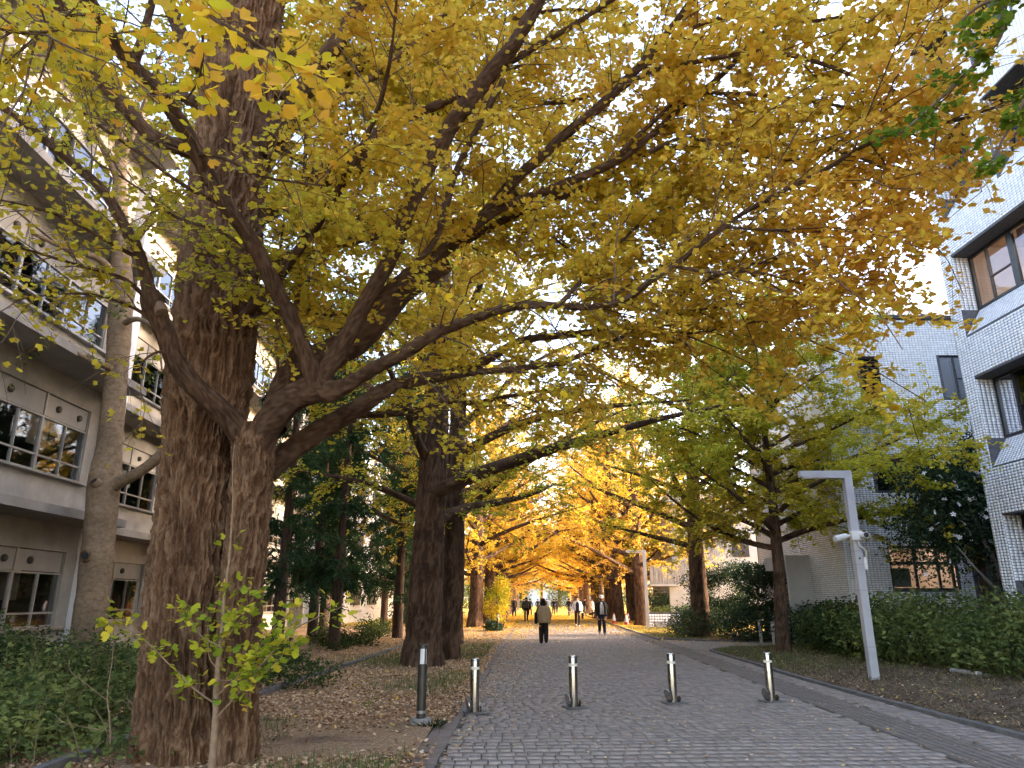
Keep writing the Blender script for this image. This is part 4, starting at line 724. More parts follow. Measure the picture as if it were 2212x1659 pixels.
    link('crown', leafmesh('crown', p, d, nn, s, tint_of(p + np.array(loc), tint, .17, .08, .5, 40 + seed, g), FAN3, FAN3F), mt[mat], root, kind='stuff')
    return root
gen_ginkgo(11, (-2.95, 18.9, 0), 19, .42, 3.2, 6.4, 26, 'twin-stemmed ginkgo behind the massive trunk with low limbs toward the path', .45, stems=2, stem_dir=(.42, 1.9), up=(.2, .95), amp=.035, side=.5, leaves=17, l2=.32, dens3=5)
gen_ginkgo(12, (-3.3, 27.6, 0), 19, .40, 3.4, 6.2, 24, 'tall ginkgo on the left row just past the twin-stemmed one', .62, up=(.25, .95), side=.5, leaves=17, l2=.32, dens3=5)
gen_ginkgo(13, (7.43, 23.4, 0), 11.5, .19, 3.1, 5.0, 34, 'slender young ginkgo with fresh green yellow crown inside the kerb', .46, (0.085, .125), up=(.1, .75), leaves=24, l2=.21, lean=(-.02, 0), amp=.012, dens3=6)
gen_ginkgo(14, (7.05, 32.9, 0), 18, .36, 3.2, 5.8, 26, 'stout ginkgo with yellow low limbs beside the side path and hedge', .58, up=(.1, .9), leaves=18, l2=.3, dens3=5)
gen_ginkgo(15, (6.6, 48.0, 0), 19, .42, 3.0, 6.2, 24, 'golden ginkgo beside the grey lamp post and concrete stair', .85, (.085, .13), up=(.05, .9), side=-.4, leaves=16, l2=.34)
far = gen_ginkgo(16, (-3.9, 45.0, 0), 17, .40, 2.8, 6.4, 24, 'ginkgo on the left row beyond the first small bollard light', .72, (.1, .16), up=(.02, .9), side=.6, leaves=15, l2=.36)
far2 = gen_ginkgo(17, (5.9, 56.0, 0), 17, .40, 2.8, 6.4, 24, 'golden ginkgo standing behind the red and white cones', .84, (.1, .16), up=(.02, .9), side=-.6, leaves=15, l2=.36)
L_ROW = [(-3.5, 51.5), (-3.9, 59), (-3.7, 67), (-4.0, 76), (-3.8, 86), (-3.9, 97), (-3.8, 109), (-3.9, 122)]
R_ROW = [(7.3, 58.5), (5.4, 66.5), (6.0, 63.5), (5.8, 71), (6.0, 80), (5.8, 90), (5.9, 101), (5.8, 113), (5.9, 126)]
for i, (x, y) in enumerate(L_ROW):
    o = copy_tree(far if i % 2 else far2); o.location = (x, y, 0); o.rotation_euler = (0, 0, (math.pi if not i % 2 else 0) + rng.normal(0, .5)); s = .92 + .2 * rng.random(); o.scale = (s, s, s * (.95 + .1 * rng.random()))
    o['label'] = 'distant golden ginkgo in the left row of the avenue past the bollard lights'
for i, (x, y) in enumerate(R_ROW):
    o = copy_tree(far2 if i % 2 else far); o.location = (x, y, 0); o.rotation_euler = (0, 0, (math.pi if not i % 2 else 0) + rng.normal(0, .5)); s = .92 + .2 * rng.random(); o.scale = (s, s, s * (.95 + .1 * rng.random()))
    o['label'] = 'distant golden ginkgo in the row of the far lamp posts beyond the cones'
gl_ = gen_ginkgo(18, (0.4, 158, 0), 15, .35, 3.0, 7.0, 22, 'pale green tree closing the far end of the avenue', .22, (.14, .22), up=(.0, .8), group='trees closing the avenue')
for i, (x, y) in enumerate([(-7, 150), (8, 149), (-13, 140), (14, 138), (4.5, 166), (-4, 168)]):
    o = copy_tree(gl_); o.location = (x, y, 0); o.rotation_euler = (0, 0, 1.3 * i); o.scale = (1.15,) * 3
    o['label'] = 'pale green tree closing the far end of the avenue'
# golden second row seen between the trunks
for i, (x, y, w) in enumerate([(13, 62, 0), (14, 76, 1), (13, 92, 0), (-11, 62, 1), (-12, 78, 0), (-11, 96, 1)]):
    o = copy_tree((far, far2)[w]); o.location = (x, y, 0); o.rotation_euler = (0, 0, 2.1 * i); o['label'] = 'golden ginkgo of the outer row seen between the avenue trunks'

def gen_conifer(seed, loc, H, r0, label):
    g = np.random.default_rng(seed); root = empty('conifer_tree', loc); tag(root, label, 'tree', 'dark conifers behind the ginkgos')
    P = spline(np.array([(0, 0, -.1, r0 * 1.2), (0, 0, 1.5, r0), (.05, 0, H * .5, r0 * .6), (.05, .05, H, .03)]), .15); V, F = bark_tube(P, 30, .012, .05, .5, seed, None, .05); link('trunk', npmesh('trunk', V, F, True), mt['bark_dark'], root)
    n = 120; z = 1.8 + (H - 2.2) * g.random(n) ** .9; X = np.stack([np.interp(z, P[:, 2], P[:, 0]), np.interp(z, P[:, 2], P[:, 1]), z], 1); T = np.tile([0, 0, 1.0], (n, 1))
    A, L = subs(X, T, (.5, 2.6), (1.1, 1.6), 7, .22, .0, g=g); A = X[:, None] + (A - X[:, None]) * (1.15 - .75 * z / H)[:, None, None]
    r = .006 + .008 * L; p, t = on_set(A, 12, .15, g); B, L2 = subs(p, t, (.25, .8), (.4, 1.2), 5, .35, 0, g=g)
    link('twigs', twigs_mesh('twigs', [(A, r, r * .3)]), mt['bark_dark'], root, kind='stuff')
    p, t = on_set(B, 11, 0, g); d = unit(t + .7 * g.standard_normal(t.shape) + (0, 0, -.25)); s = .10 + .12 * g.random(len(p))
    link('crown', leafmesh('crown', p, d, g.standard_normal(p.shape) + (0, 0, .6), s, np.clip(.4 + .25 * noise(p * .8, seed) + .15 * g.standard_normal(len(p)), 0, 1), SLIV * (1.3, 1, 1), SLIVF), mt['needle'], root, kind='stuff'); return root
c1 = gen_conifer(31, (-6.6, 24.0, 0), 13, .17, 'dark conifer behind the massive trunk with drooping sprays')
c2 = gen_conifer(32, (-5.9, 31.0, 0), 15, .20, 'dark conifer beside the tall left row ginkgo')
for i, (x, y, s, w) in enumerate([(-8.4, 27.5, 1.0, 0), (-7.4, 21.0, .85, 1), (-9.6, 33, 1.1, 0), (-7.0, 37, 1.05, 1), (-9.0, 43, 1.1, 0), (-12.0, 25.5, .9, 1), (-11, 38, 1.2, 1), (-13.5, 47, 1.3, 0), (-9.5, 52, 1.2, 1)]):
    o = copy_tree((c1, c2)[w]); o.location = (x, y, 0); o.rotation_euler = (0, 0, 1.7 * i); o.scale = (s, s, s); o['label'] = 'dark conifer in the grove between the left building and the avenue'

def leaf_cloud(n, c, r, seed, hollow=.35, lump=.35, lo=-1.0):
    g = np.random.default_rng(seed); d = unit(g.standard_normal((n, 3))); d[:, 2] = np.where(d[:, 2] < lo, -d[:, 2], d[:, 2]); q = 1 + lump * noise(d * 2.2, seed) + .5 * lump * noise(d * 5, seed + 1)
    rad = (hollow + (1 - hollow) * g.random(n) ** .6); return np.array(c) + d * (rad * q)[:, None] * np.array(r)
def gen_shrub(name, label, cat, loc, blobs, n, leaf, mat, tint, seed, group=None, stems=6, shape=OVAL, faces=OVALF, upn=.7, tspread=.2):
    root = empty(name, loc); tag(root, label, cat, group); g = np.random.default_rng(seed); tot = sum(b[3] * b[4] * b[5] for b in blobs) ; Pp = []
    for j, (x, y, z, a, b_, c_) in enumerate(blobs): Pp.append(leaf_cloud(max(60, int(n * a * b_ * c_ / tot)), (x, y, z), (a, b_, c_), seed + j))
    Pp = np.vstack(Pp); Pp = Pp[Pp[:, 2] > .03]; d = unit(g.standard_normal(Pp.shape) * (1, 1, .5) + (0, 0, -.1)); N = g.standard_normal(Pp.shape) * .6 + (0, 0, upn); s = leaf[0] + (leaf[1] - leaf[0]) * g.random(len(Pp))
    sh = np.clip(tint + tspread * noise((Pp + np.array(loc)) * 1.7, seed) + .14 * g.standard_normal(len(Pp)), 0, 1)
    link('foliage', leafmesh('foliage', Pp, d, N, s, sh, shape, faces), mt[mat], root, kind='stuff')
    Q = []
    for j in range(stems):
        b = blobs[j % len(blobs)]; a0 = g.random() * 6.28; p0 = np.array([b[0] + .25 * b[3] * math.cos(a0), b[1] + .25 * b[4] * math.sin(a0), 0.0]); p1 = np.array([b[0] + .5 * b[3] * math.cos(a0), b[1] + .5 * b[4] * math.sin(a0), b[2] + .3 * b[5]])
        t = np.linspace(0, 1, 6)[:, None]; Q.append(p0 * (1 - t) + p1 * t + .04 * g.standard_normal((6, 3)) * t)
    Q = np.array(Q); link('stems', twigs_mesh('stems', [(Q, np.full(len(Q), .014), np.full(len(Q), .006))], 5), mt['twig'], root, kind='stuff'); return root
# hedge on the right: separate bushes grown together
HP = [((6.9, 33.9), 1.15, .95, 'dark clipped hedge bush behind the stout ginkgo'), ((8.6, 31.6), 1.2, 1.0, 'dark hedge bush behind the pair of capped bollards'), ((9.6, 27.0), 1.25, 1.05, 'dark hedge bush just behind the slender young ginkgo'), ((9.2, 22.8), 1.4, 1.1, 'dark hedge bush between slender ginkgo and camera lamp post'), ((9.3, 19.4), 1.55, 1.2, 'broad hedge bush directly behind the camera lamp post'), ((10.0, 16.4), 1.6, 1.2, 'light green leafy hedge bush below the lit classroom window'), ((10.9, 13.6), 1.7, 1.2, 'vine covered hedge bush below the near tiled wall')]
for j, ((x, y), hw, h, lb) in enumerate(HP):
    h *= 1.2
    bl = [(0, 0, h * .5, hw * 1.1, 1.9, h * .62), (.3, 1.2, h * .5, hw, 1.1, h * .6), (-.2, -1.2, h * .52, hw, 1.2, h * .62), (.1, .3, h * .9, hw * .7, 1.2, h * .42), (.4, -.9, h * .95, hw * .6, .8, h * .4)]
    gen_shrub('hedge_bush', lb, 'bush', (x, y, 0), bl, 8500 if y < 24 else 6000, (.08, .16) if y < 24 else (.08, .13), 'leaf_green' if y < 25 else 'leaf_dark', .72 if y < 21 else .45, 50 + j, 'hedge bushes before the tiled buildings', 12, tspread=.3)
gen_shrub('bush', 'dark layered evergreen bush before the brown side of the tiled block', 'bush', (8.9, 36.5, 0), [(0, 0, 1.9, 1.7, 1.4, 1.1), (1.0, .3, 3.0, 1.3, 1.2, .5), (-.8, 0, 2.6, 1.2, 1.0, .6), (0, 0, .9, 1.6, 1.4, .9)], 15000, (.08, .15), 'leaf_dark', .5, 71, None, 10)
gen_shrub('bush', 'dark layered evergreen bush behind the slender young ginkgo trunk', 'bush', (9.6, 30.6, 0), [(0, 0, 1.8, 1.4, 1.3, .9), (1.1, -.2, 2.5, 1.2, 1.0, .45), (-.6, 0, 2.6, 1.0, 1.0, .5)], 12000, (.07, .13), 'leaf_dark', .5, 72, None, 10)
gen_shrub('bush', 'yellow green shrub beside the left row bollard lights', 'bush', (-2.6, 45.5, 0), [(0, 0, 1.4, .9, .9, 1.0), (.3, 0, 2.4, .6, .6, .7)], 2600, (.09, .14), 'leaf', .5, 73, None, 8, FAN3, FAN3F)
gen_shrub('bush', 'dark grass-like clump at the foot of the left row ginkgo', 'bush', (-2.4, 39.0, 0), [(0, 0, .25, .5, .5, .35)], 900, (.12, .25), 'leaf_dark', .4, 74, None, 3, SLIV, SLIVF)
for j, (x, y, h) in enumerate([(9.2, 52, 2.0), (10.5, 58, 2.4), (9.5, 64, 2.2), (-7.5, 47, 1.6), (-7.8, 55, 1.8)]):
    gen_shrub('bush', 'dark evergreen bush between far avenue trunks and the buildings', 'bush', (x, y, 0), [(0, 0, h * .5, 2.0, 2.4, h * .6), (.4, .6, h * .8, 1.4, 1.6, h * .4)], 3500, (.12, .2), 'leaf_dark', .55, 80 + j, 'dark bushes along the far avenue', 6)
for j, (x, y) in enumerate([(-9, 142), (-4.5, 146), (8, 142), (12.5, 140), (17, 136), (-14, 136), (4.5, 150)]):
    gen_shrub('bush', 'olive green thicket closing the far end of the avenue', 'bush', (x, y, 0), [(0, 0, 2.2, 3.2, 2.2, 2.6), (1, .5, 3.6, 2.2, 1.8, 1.6)], 2600, (.25, .45), 'leaf_green', .85, 180 + j, 'thickets closing the avenue', 6)
# left undergrowth
US = [(-6.0, 9.6, .55, 'light green leafy undergrowth beside the massive trunk and kerb', .62), (-7.6, 10.2, .8, 'leafy undergrowth with yellowing tips below the left building windows', .55), (-7.2, 12.6, .6, 'fine leaved green undergrowth before the smooth brown trunk', .5), (-9.2, 13.2, .9, 'tall dark glossy shrub against the left building wall', .35), (-6.0, 14.8, .5, 'low green ground cover behind the massive trunk base', .42), (-8.4, 16.6, .55, 'low dark ground cover at the foot of the smooth brown trunk', .35), (-9.6, 11.6, 1.15, 'dark broad leaved shrub covering the lowest left window', .3), (-7.0, 19.0, .5, 'low dark ground cover under the conifers nearest the left building', .3), (-10.8, 16.0, .6, 'dark ground cover along the foot of the pale column', .3), (-6.6, 26, .5, 'dark ground cover between the conifer trunks', .25), (-7.4, 33, .7, 'dark undergrowth deep in the conifer grove', .25), (-5.7, 8.0, .35, 'pale green seedlings spilling over the kerb beside the big trunk', .75)]
for j, (x, y, h, lb, tn_) in enumerate(US):
    g = np.random.default_rng(400 + j); bl = [(g.normal(0, .7), g.normal(0, .8), h * (.2 + .55 * g.random()), .45 + .35 * g.random(), .5 + .4 * g.random(), h * (.35 + .45 * g.random())) for _ in range(9)]
    near_ = y < 15; sh_ = gen_shrub('undergrowth_shrub', lb, 'shrub', (x, y, .05), bl, 5200 if near_ else 3000, (.05, .11) if near_ else (.07, .13), 'leaf_green', tn_ + .08, 420 + j, 'undergrowth along the left building', 14, tspread=.45)
    if y < 20:
        m_ = 46; X0 = np.column_stack([g.normal(0, .9, m_), g.normal(0, 1.0, m_), np.zeros(m_)]); A, L = subs(X0, np.tile([0, 0, 1.0], (m_, 1)), (h * .8, h * 1.7), (.05, .5), 6, .1, .3, g=g)
        link('sprigs', twigs_mesh('sprigs', [(A, np.full(m_, .005), np.full(m_, .0025))]), mt['twig_pale'], sh_, kind='stuff')
        q_, t_ = on_set(A, 20, .3, g); d_ = unit(g.standard_normal(q_.shape) * (1, 1, .3) + .3 * t_); link('sprig_leaves', leafmesh('sprig_leaves', q_ + d_ * .02, d_, g.standard_normal(q_.shape) * .4 + (0, 0, 1), .05 + .07 * g.random(len(q_)), np.clip(tn_ + .3 + .25 * np.repeat(g.standard_normal(m_), 20) * .8 + .12 * g.standard_normal(len(q_)), 0, 1), OVAL, OVALF), mt['leaf_green'], sh_, kind='stuff')
gs = np.random.default_rng(77); Qa = []   # bare pale shoots in the undergrowth
bsh = empty('bare_shrub', tuple(gnd(238, 1659))); tag(bsh, 'bare pale twiggy shoot standing before the undergrowth left of the trunk', 'shrub'); bb_ = np.array(bsh.location)
for lst in ([(240, 1665, 7.6, 8), (237, 1560, 7.6, 7), (232, 1500, 7.6, 5), (243, 1420, 7.6, 4), (245, 1350, 7.6, 3)], [(234, 1515, 7.6, 4), (190, 1480, 7.5, 3.5), (152, 1450, 7.4, 3), (150, 1425, 7.4, 2.5)], [(237, 1580, 7.6, 4), (180, 1570, 7.5, 3.5), (140, 1562, 7.4, 3), (120, 1545, 7.4, 2.5)], [(238, 1600, 7.6, 3), (222, 1560, 7.5, 3), (205, 1530, 7.5, 2)]):
    P = spline(nodes(lst), .03); P[0, 2] = max(P[0, 2], -.02); V, F = tube(P[:, :3] - bb_, P[:, 3] * .5, 6); link('branch', npmesh('branch', V, F, True), mt['twig_pale'], bsh)

# smooth-barked tree before the left building
lt_ = empty('broadleaf_tree', (-9.7, 16.2, 0)); tag(lt_, 'smooth brown trunked tree with knot hole and sawn side limb by the left building', 'tree'); lb_ = np.array(lt_.location)
P = nodes([(183, 1490, 16.2, 82), (188, 1400, 16.2, 72), (205, 1250, 16.2, 66), (220, 1100, 16.2, 62), (226, 1040, 16.2, 66), (238, 950, 16.2, 50), (252, 800, 16.2, 46), (262, 650, 16.2, 46), (262, 560, 16.2, 40), (258, 440, 16.2, 30), (262, 300, 16.2, 22), (270, 150, 16.2, 12)]); P[0, 2] = -.1
Pb = spline(P, .06); V, F = bark_tube(Pb, 48, .006, .2, .08, 350, None, .05); link('trunk', npmesh('trunk', V - lb_, F, True), mt['bark_smooth'], lt_)
lpp, ltt, tws = [], [], []
LB_L = [[(226, 1060, 16.2, 40), (262, 1040, 16.1, 26), (300, 1020, 16.0, 24), (345, 985, 15.9, 22), (370, 940, 15.8, 14)], [(222, 1035, 16.1, 30), (210, 1045, 15.9, 26), (202, 1038, 15.8, 22)], [(192, 1205, 15.95, 28), (184, 1200, 15.8, 24)],
        [(262, 620, 16.2, 20), (215, 560, 15.6, 15), (150, 540, 15.0, 11), (60, 500, 14.5, 7)], [(256, 800, 16.2, 16), (200, 780, 15.5, 12), (120, 740, 15.0, 9), (60, 760, 14.6, 5)], [(260, 500, 16.2, 20), (180, 420, 15.6, 15), (90, 360, 15.0, 10), (0, 330, 14.6, 6)], [(262, 560, 16.2, 16), (320, 480, 15.8, 12), (360, 400, 15.4, 8)],
        [(262, 400, 16.2, 16), (200, 280, 15.8, 12), (120, 180, 15.4, 9), (40, 100, 15, 5)], [(262, 350, 16.2, 14), (310, 230, 15.8, 10), (350, 120, 15.4, 7)], [(262, 700, 16.2, 14), (300, 690, 15.6, 10), (340, 720, 15.2, 7), (350, 800, 15, 4)]]
for j, lst in enumerate(LB_L):
    Q = spline(nodes(lst), .08); V, F = bark_tube(Q, 14, .004, .06, .06, 360 + j, None, .12); link('limb' if j < 3 else 'branch', npmesh('limb', V - lb_, F, True), mt['bark_smooth'], lt_)
    if j in (1, 2):
        mb = MB(); mb.tube(np.array([Q[-1, :3] - lb_ - .0 * Q[-1, :3], Q[-1, :3] - lb_ + unit(Q[-1, :3] - Q[-2, :3]) * .012]), float(Q[-1, 3]) * .62, 14); mb.add(np.array(mb.v)[-14:], [tuple(range(14))]); mb.build('knot_hole', mt['black'], lt_)
    if j < 3: continue
    X, T = along(Q, .3, .5); A, L = subs(X[:, :3], T, (.4, 1.5), (.5, 1.2), 6, .1); r = .004 + .005 * L; tws.append((A, r, r * .4)); p, t = on_set(A, 26); lpp.append(p); ltt.append(t)
tm_ = twigs_mesh('twigs', tws); tm_.transform(Matrix.Translation(-Vector(lb_))); link('twigs', tm_, mt['twig'], lt_, kind='stuff')
p, d, nn, s_ = fan_out(np.vstack(lpp), np.vstack(ltt), (.07, .13)); link('crown', leafmesh('crown', p - lb_, d, nn, s_, np.clip(.8 + .2 * rng.standard_normal(len(p)), 0, 1), OVAL, OVALF), mt['leaf_green'], lt_, kind='stuff')

# camellia with white flowers before the tiled wall
cm = empty('camellia_tree', (13.0, 21.3, 0)); tag(cm, 'dark evergreen flowering tree with white blossoms and grey twisted stems', 'tree'); g = np.random.default_rng(91)
bl = [(-.3, 0, 4.0, 1.9, 1.5, 1.6), (-1.5, .2, 3.5, 1.4, 1.1, 1.1), (-1.0, 0, 4.9, 1.4, 1.1, 1.1), (.9, .2, 4.6, 1.2, 1.2, 1.5), (1.0, 0, 3.2, 1.2, 1.2, 1.0), (.3, .1, 5.4, 1.1, 1.1, 1.2), (-.7, 0, 4.8, 1.0, 1.0, .9), (1.3, .4, 5.8, .8, .8, 1.0)]
Pp = np.vstack([leaf_cloud(int(3200 * a * c), (x, y, z), (a, b, c), 500 + j, .3, .5) for j, (x, y, z, a, b, c) in enumerate(bl)])
d = unit(g.standard_normal(Pp.shape)); link('crown', leafmesh('crown', Pp, d, g.standard_normal(Pp.shape) + (0, 0, .7), .07 + .07 * g.random(len(Pp)), np.clip(.5 + .3 * noise(Pp * 2, 5) + .2 * g.standard_normal(len(Pp)), 0, 1), OVAL, OVALF), mt['leaf_dark'], cm, kind='stuff')
for j, lst in enumerate([[(0, 0, -.1, .10), (.1, -.1, 1.2, .085), (-.1, -.3, 2.2, .07), (-.5, -.4, 3.2, .05), (-.8, -.5, 4.6, .03)], [(.35, -.1, -.1, .09), (.5, -.2, 1.4, .08), (.9, -.5, 2.6, .06), (.6, -.6, 3.6, .045), (1.0, -.7, 5.0, .025)], [(.0, -.2, 1.2, .06), (-.6, -.6, 1.9, .045), (-1.2, -.9, 2.5, .03), (-1.6, -1.0, 3.0, .018)], [(-.4, .1, -.1, .14), (-.45, .1, 1.5, .12), (-.3, .2, 3.0, .09), (-.2, .2, 4.5, .05)]]):
    Q = spline(np.array(lst), .07); Q[:, :3] += .05 * np.stack([noise(Q[:, :3] * 2 + j, 81), noise(Q[:, :3] * 2, 82), 0 * Q[:, 0]], 1); V, F = tube(Q[:, :3], Q[:, 3], 10); link('stem', npmesh('stem', V, F, True), (mt['conc_dark'], mt['bark_dark'])[j == 3], cm)
fl = MB()
for k in range(5): a = k * 1.2566; fl.add([(0, 0, 0), (.045 * math.cos(a - .5), .045 * math.sin(a - .5), .015), (.062 * math.cos(a), .062 * math.sin(a), .005), (.045 * math.cos(a + .5), .045 * math.sin(a + .5), .02)], [(0, 1, 2, 3)])
flm = fl.mesh('flower'); flm.materials.append(mt['petal'])
fr = Pp[(Pp[:, 1] < -.4)]; fr = fr[g.permutation(len(fr))[:80]]
for q in fr:
    o = link('flower', flm, None, cm, tuple(q + (0, -.12, 0))); o.rotation_euler = (1.2 + .5 * g.standard_normal(), .4 * g.standard_normal(), .6 * g.standard_normal()); o.scale = (1.25,) * 3
# ------------------------------------------------------------------ buildings
AX = R(3.7)
TF = np.array([(0, 1, 2, 3), (4, 5, 1, 0), (5, 6, 2, 1), (6, 7, 3, 2), (7, 4, 0, 3)])
def wall_sheet(name, parent, O, U, N, w, h, holes, mat):
    O, U, N = map(lambda q: np.array(q, float), (O, U, N)); us = sorted({0, w, *[q for a in holes for q in a[:2]]}); vs = sorted({0, h, *[q for a in holes for q in a[2:]]}); b = MB()
    for a, c in zip(us, us[1:]):
        for d, e in zip(vs, vs[1:]):
            m, k = (a + c) / 2, (d + e) / 2
            if any(q[0] < m < q[1] and q[2] < k < q[3] for q in holes): continue
            b.add([O + U * a + (0, 0, d), O + U * c + (0, 0, d), O + U * c + (0, 0, e), O + U * a + (0, 0, e)], [(0, 1, 2, 3)])
    return b.build(name, mat, parent)
def tiles(parent, O, U, N, w, h, holes, nobj, pu=0.116, pv=0.0715, j=0.010, dp=0.006):
    O, U, N = map(lambda q: np.array(q, float), (O, U, N)); Z = np.array([0, 0, 1.0])
    uu, vv = np.meshgrid((np.arange(int(w / pu)) + .5) * pu, (np.arange(int(h / pv)) + .5) * pv); uu, vv = uu.ravel(), vv.ravel(); keep = np.ones(len(uu), bool)
    for a in holes: keep &= ~((uu > a[0] - pu * .45) & (uu < a[1] + pu * .45) & (vv > a[2] - pv * .45) & (vv < a[3] + pv * .45))
    uu, vv = uu[keep], vv[keep]; C = O + U * uu[:, None] + Z * vv[:, None]
    a, b = (pu - j) / 2, (pv - j) / 2; loc = np.array([(-a, -b, dp), (a, -b, dp), (a, b, dp), (-a, b, dp), (-a, -b, 0), (a, -b, 0), (a, b, 0), (-a, b, 0)])
    tv = loc[:, :1] * U + loc[:, 1:2] * Z + loc[:, 2:] * N
    mw = np.array(parent.matrix_basis); W = C @ mw[:3, :3].T + mw[:3, 3]; dd = np.linalg.norm(W - (0, 0, CAM_H), axis=1); o = np.argsort(np.where(inframe(W, -.01), dd, 1e9))[:nobj]; sel = np.zeros(len(C), bool); sel[o] = True
    me = npmesh('tile', tv, TF); me.materials.append(mt['tile'])
    for i in o: link('tile', me, None, parent, tuple(C[i]))
    R_ = C[~sel]; V = (R_[:, None] + tv[None] + (N * .0)[None, None]).reshape(-1, 3); F = (TF[None] + 8 * np.arange(len(R_))[:, None, None]).reshape(-1, 4)
    link('tile_field', npmesh('tile_field', V, F), mt['tile'], parent, kind='stuff')
def window(parent, O, U, I, u0, u1, v0, v1, mull, trans=(), fr=0.06, dep=0.07, fmat='dark_frame', glass='glass_dark', name='window'):
    """frame with panes; I points into the building. mull: list of (u, width)"""
    O, U, I = map(lambda q: np.array(q, float), (O, U, I)); b = MB(); Z = np.array([0, 0, 1.0])
    def bar(a0, a1, c0, c1, d0=0.0, d1=dep): b.prism([O + U * a0 + Z * c0, O + U * a1 + Z * c0, O + U * a1 + Z * c1, O + U * a0 + Z * c1], I * d0, I * d1)
    bar(u0, u1, v0, v0 + fr); bar(u0, u1, v1 - fr, v1); bar(u0, u0 + fr, v0 + fr, v1 - fr); bar(u1 - fr, u1, v0 + fr, v1 - fr)
    for m, w in mull: bar(m - w / 2, m + w / 2, v0 + fr, v1 - fr, .004, dep - .004)
    for a0, a1, z, w in trans: bar(a0, a1, z - w / 2, z + w / 2, .008, dep - .008)
    f = b.build(name, mt[fmat], parent); edges = [u0] + [m for m, _ in mull] + [u1]
    for a, c in zip(edges, edges[1:]):
        q = MB(); q.add([O + U * (a + .02) + Z * (v0 + .02) + I * dep * .55, O + U * (c - .02) + Z * (v0 + .02) + I * dep * .55, O + U * (c - .02) + Z * (v1 - .02) + I * dep * .55, O + U * (a + .02) + Z * (v1 - .02) + I * dep * .55], [(0, 1, 2, 3)]); q.build('pane', mt[glass], f)
    return f
def room(parent, O, U, I, u0, u1, v0, v1, dep, mat, name='room'):
    O, U, I = map(lambda q: np.array(q, float), (O, U, I)); Z = np.array([0, 0, 1.0]); b = MB(); c = [O + U * a + Z * z + I * d for d in (.12, dep) for a, z in ((u0 - .3, v0 - .5), (u1 + .3, v0 - .5), (u1 + .3, v1 + .5), (u0 - .3, v1 + .5))]
    b.add(c, [(4, 5, 6, 7), (0, 1, 5, 4), (1, 2, 6, 5), (2, 3, 7, 6), (3, 0, 4, 7)]); return b.build(name, mt[mat], parent)
# near tiled building on the right
nb = empty('tiled_building', (11.45, 18.7, 0), -(math.pi / 2 - AX)); tag(nb, 'tall white tiled building with deep recessed dark windows and sloping tiled sills', 'building', 'white tiled buildings right of the path')
UX, IY, NY = (1, 0, 0), (0, 1, 0), (0, -1, 0)
WIN = [(.46, 4.2, 2.05, 3.62), (.46, 4.2, 5.57, 7.17), (.46, 4.2, 9.1, 10.67), (.46, 2.05, 12.5, 14.05), (.46, 2.05, 15.95, 17.5), (2.75, 4.2, 12.5, 14.05), (2.75, 4.2, 15.95, 17.5)]
holes = [(a, b, c - .75, d) for a, b, c, d in WIN]
wall_sheet('wall', nb, (0, 0, 0), UX, NY, 24, 21, holes, mt['tile_joint'])
tiles(nb, (0, -.001, 0), UX, NY, 5.5, 19.9, holes, 300)
MB().box((12, 6.25, 21.1), (24.6, 13.1, .5)).build('roof', mt['conc'], nb)
MB().add([(0, 0, 0), (0, 12, 0), (0, 12, 21), (0, 0, 21)], [(0, 1, 2, 3)]).add([(24, 0, 0), (24, 12, 0), (24, 12, 21), (24, 0, 21)], [(0, 1, 2, 3)]).add([(0, 12, 0), (24, 12, 0), (24, 12, 21), (0, 12, 21)], [(0, 1, 2, 3)]).build('rear_wall', mt['tile'], nb)
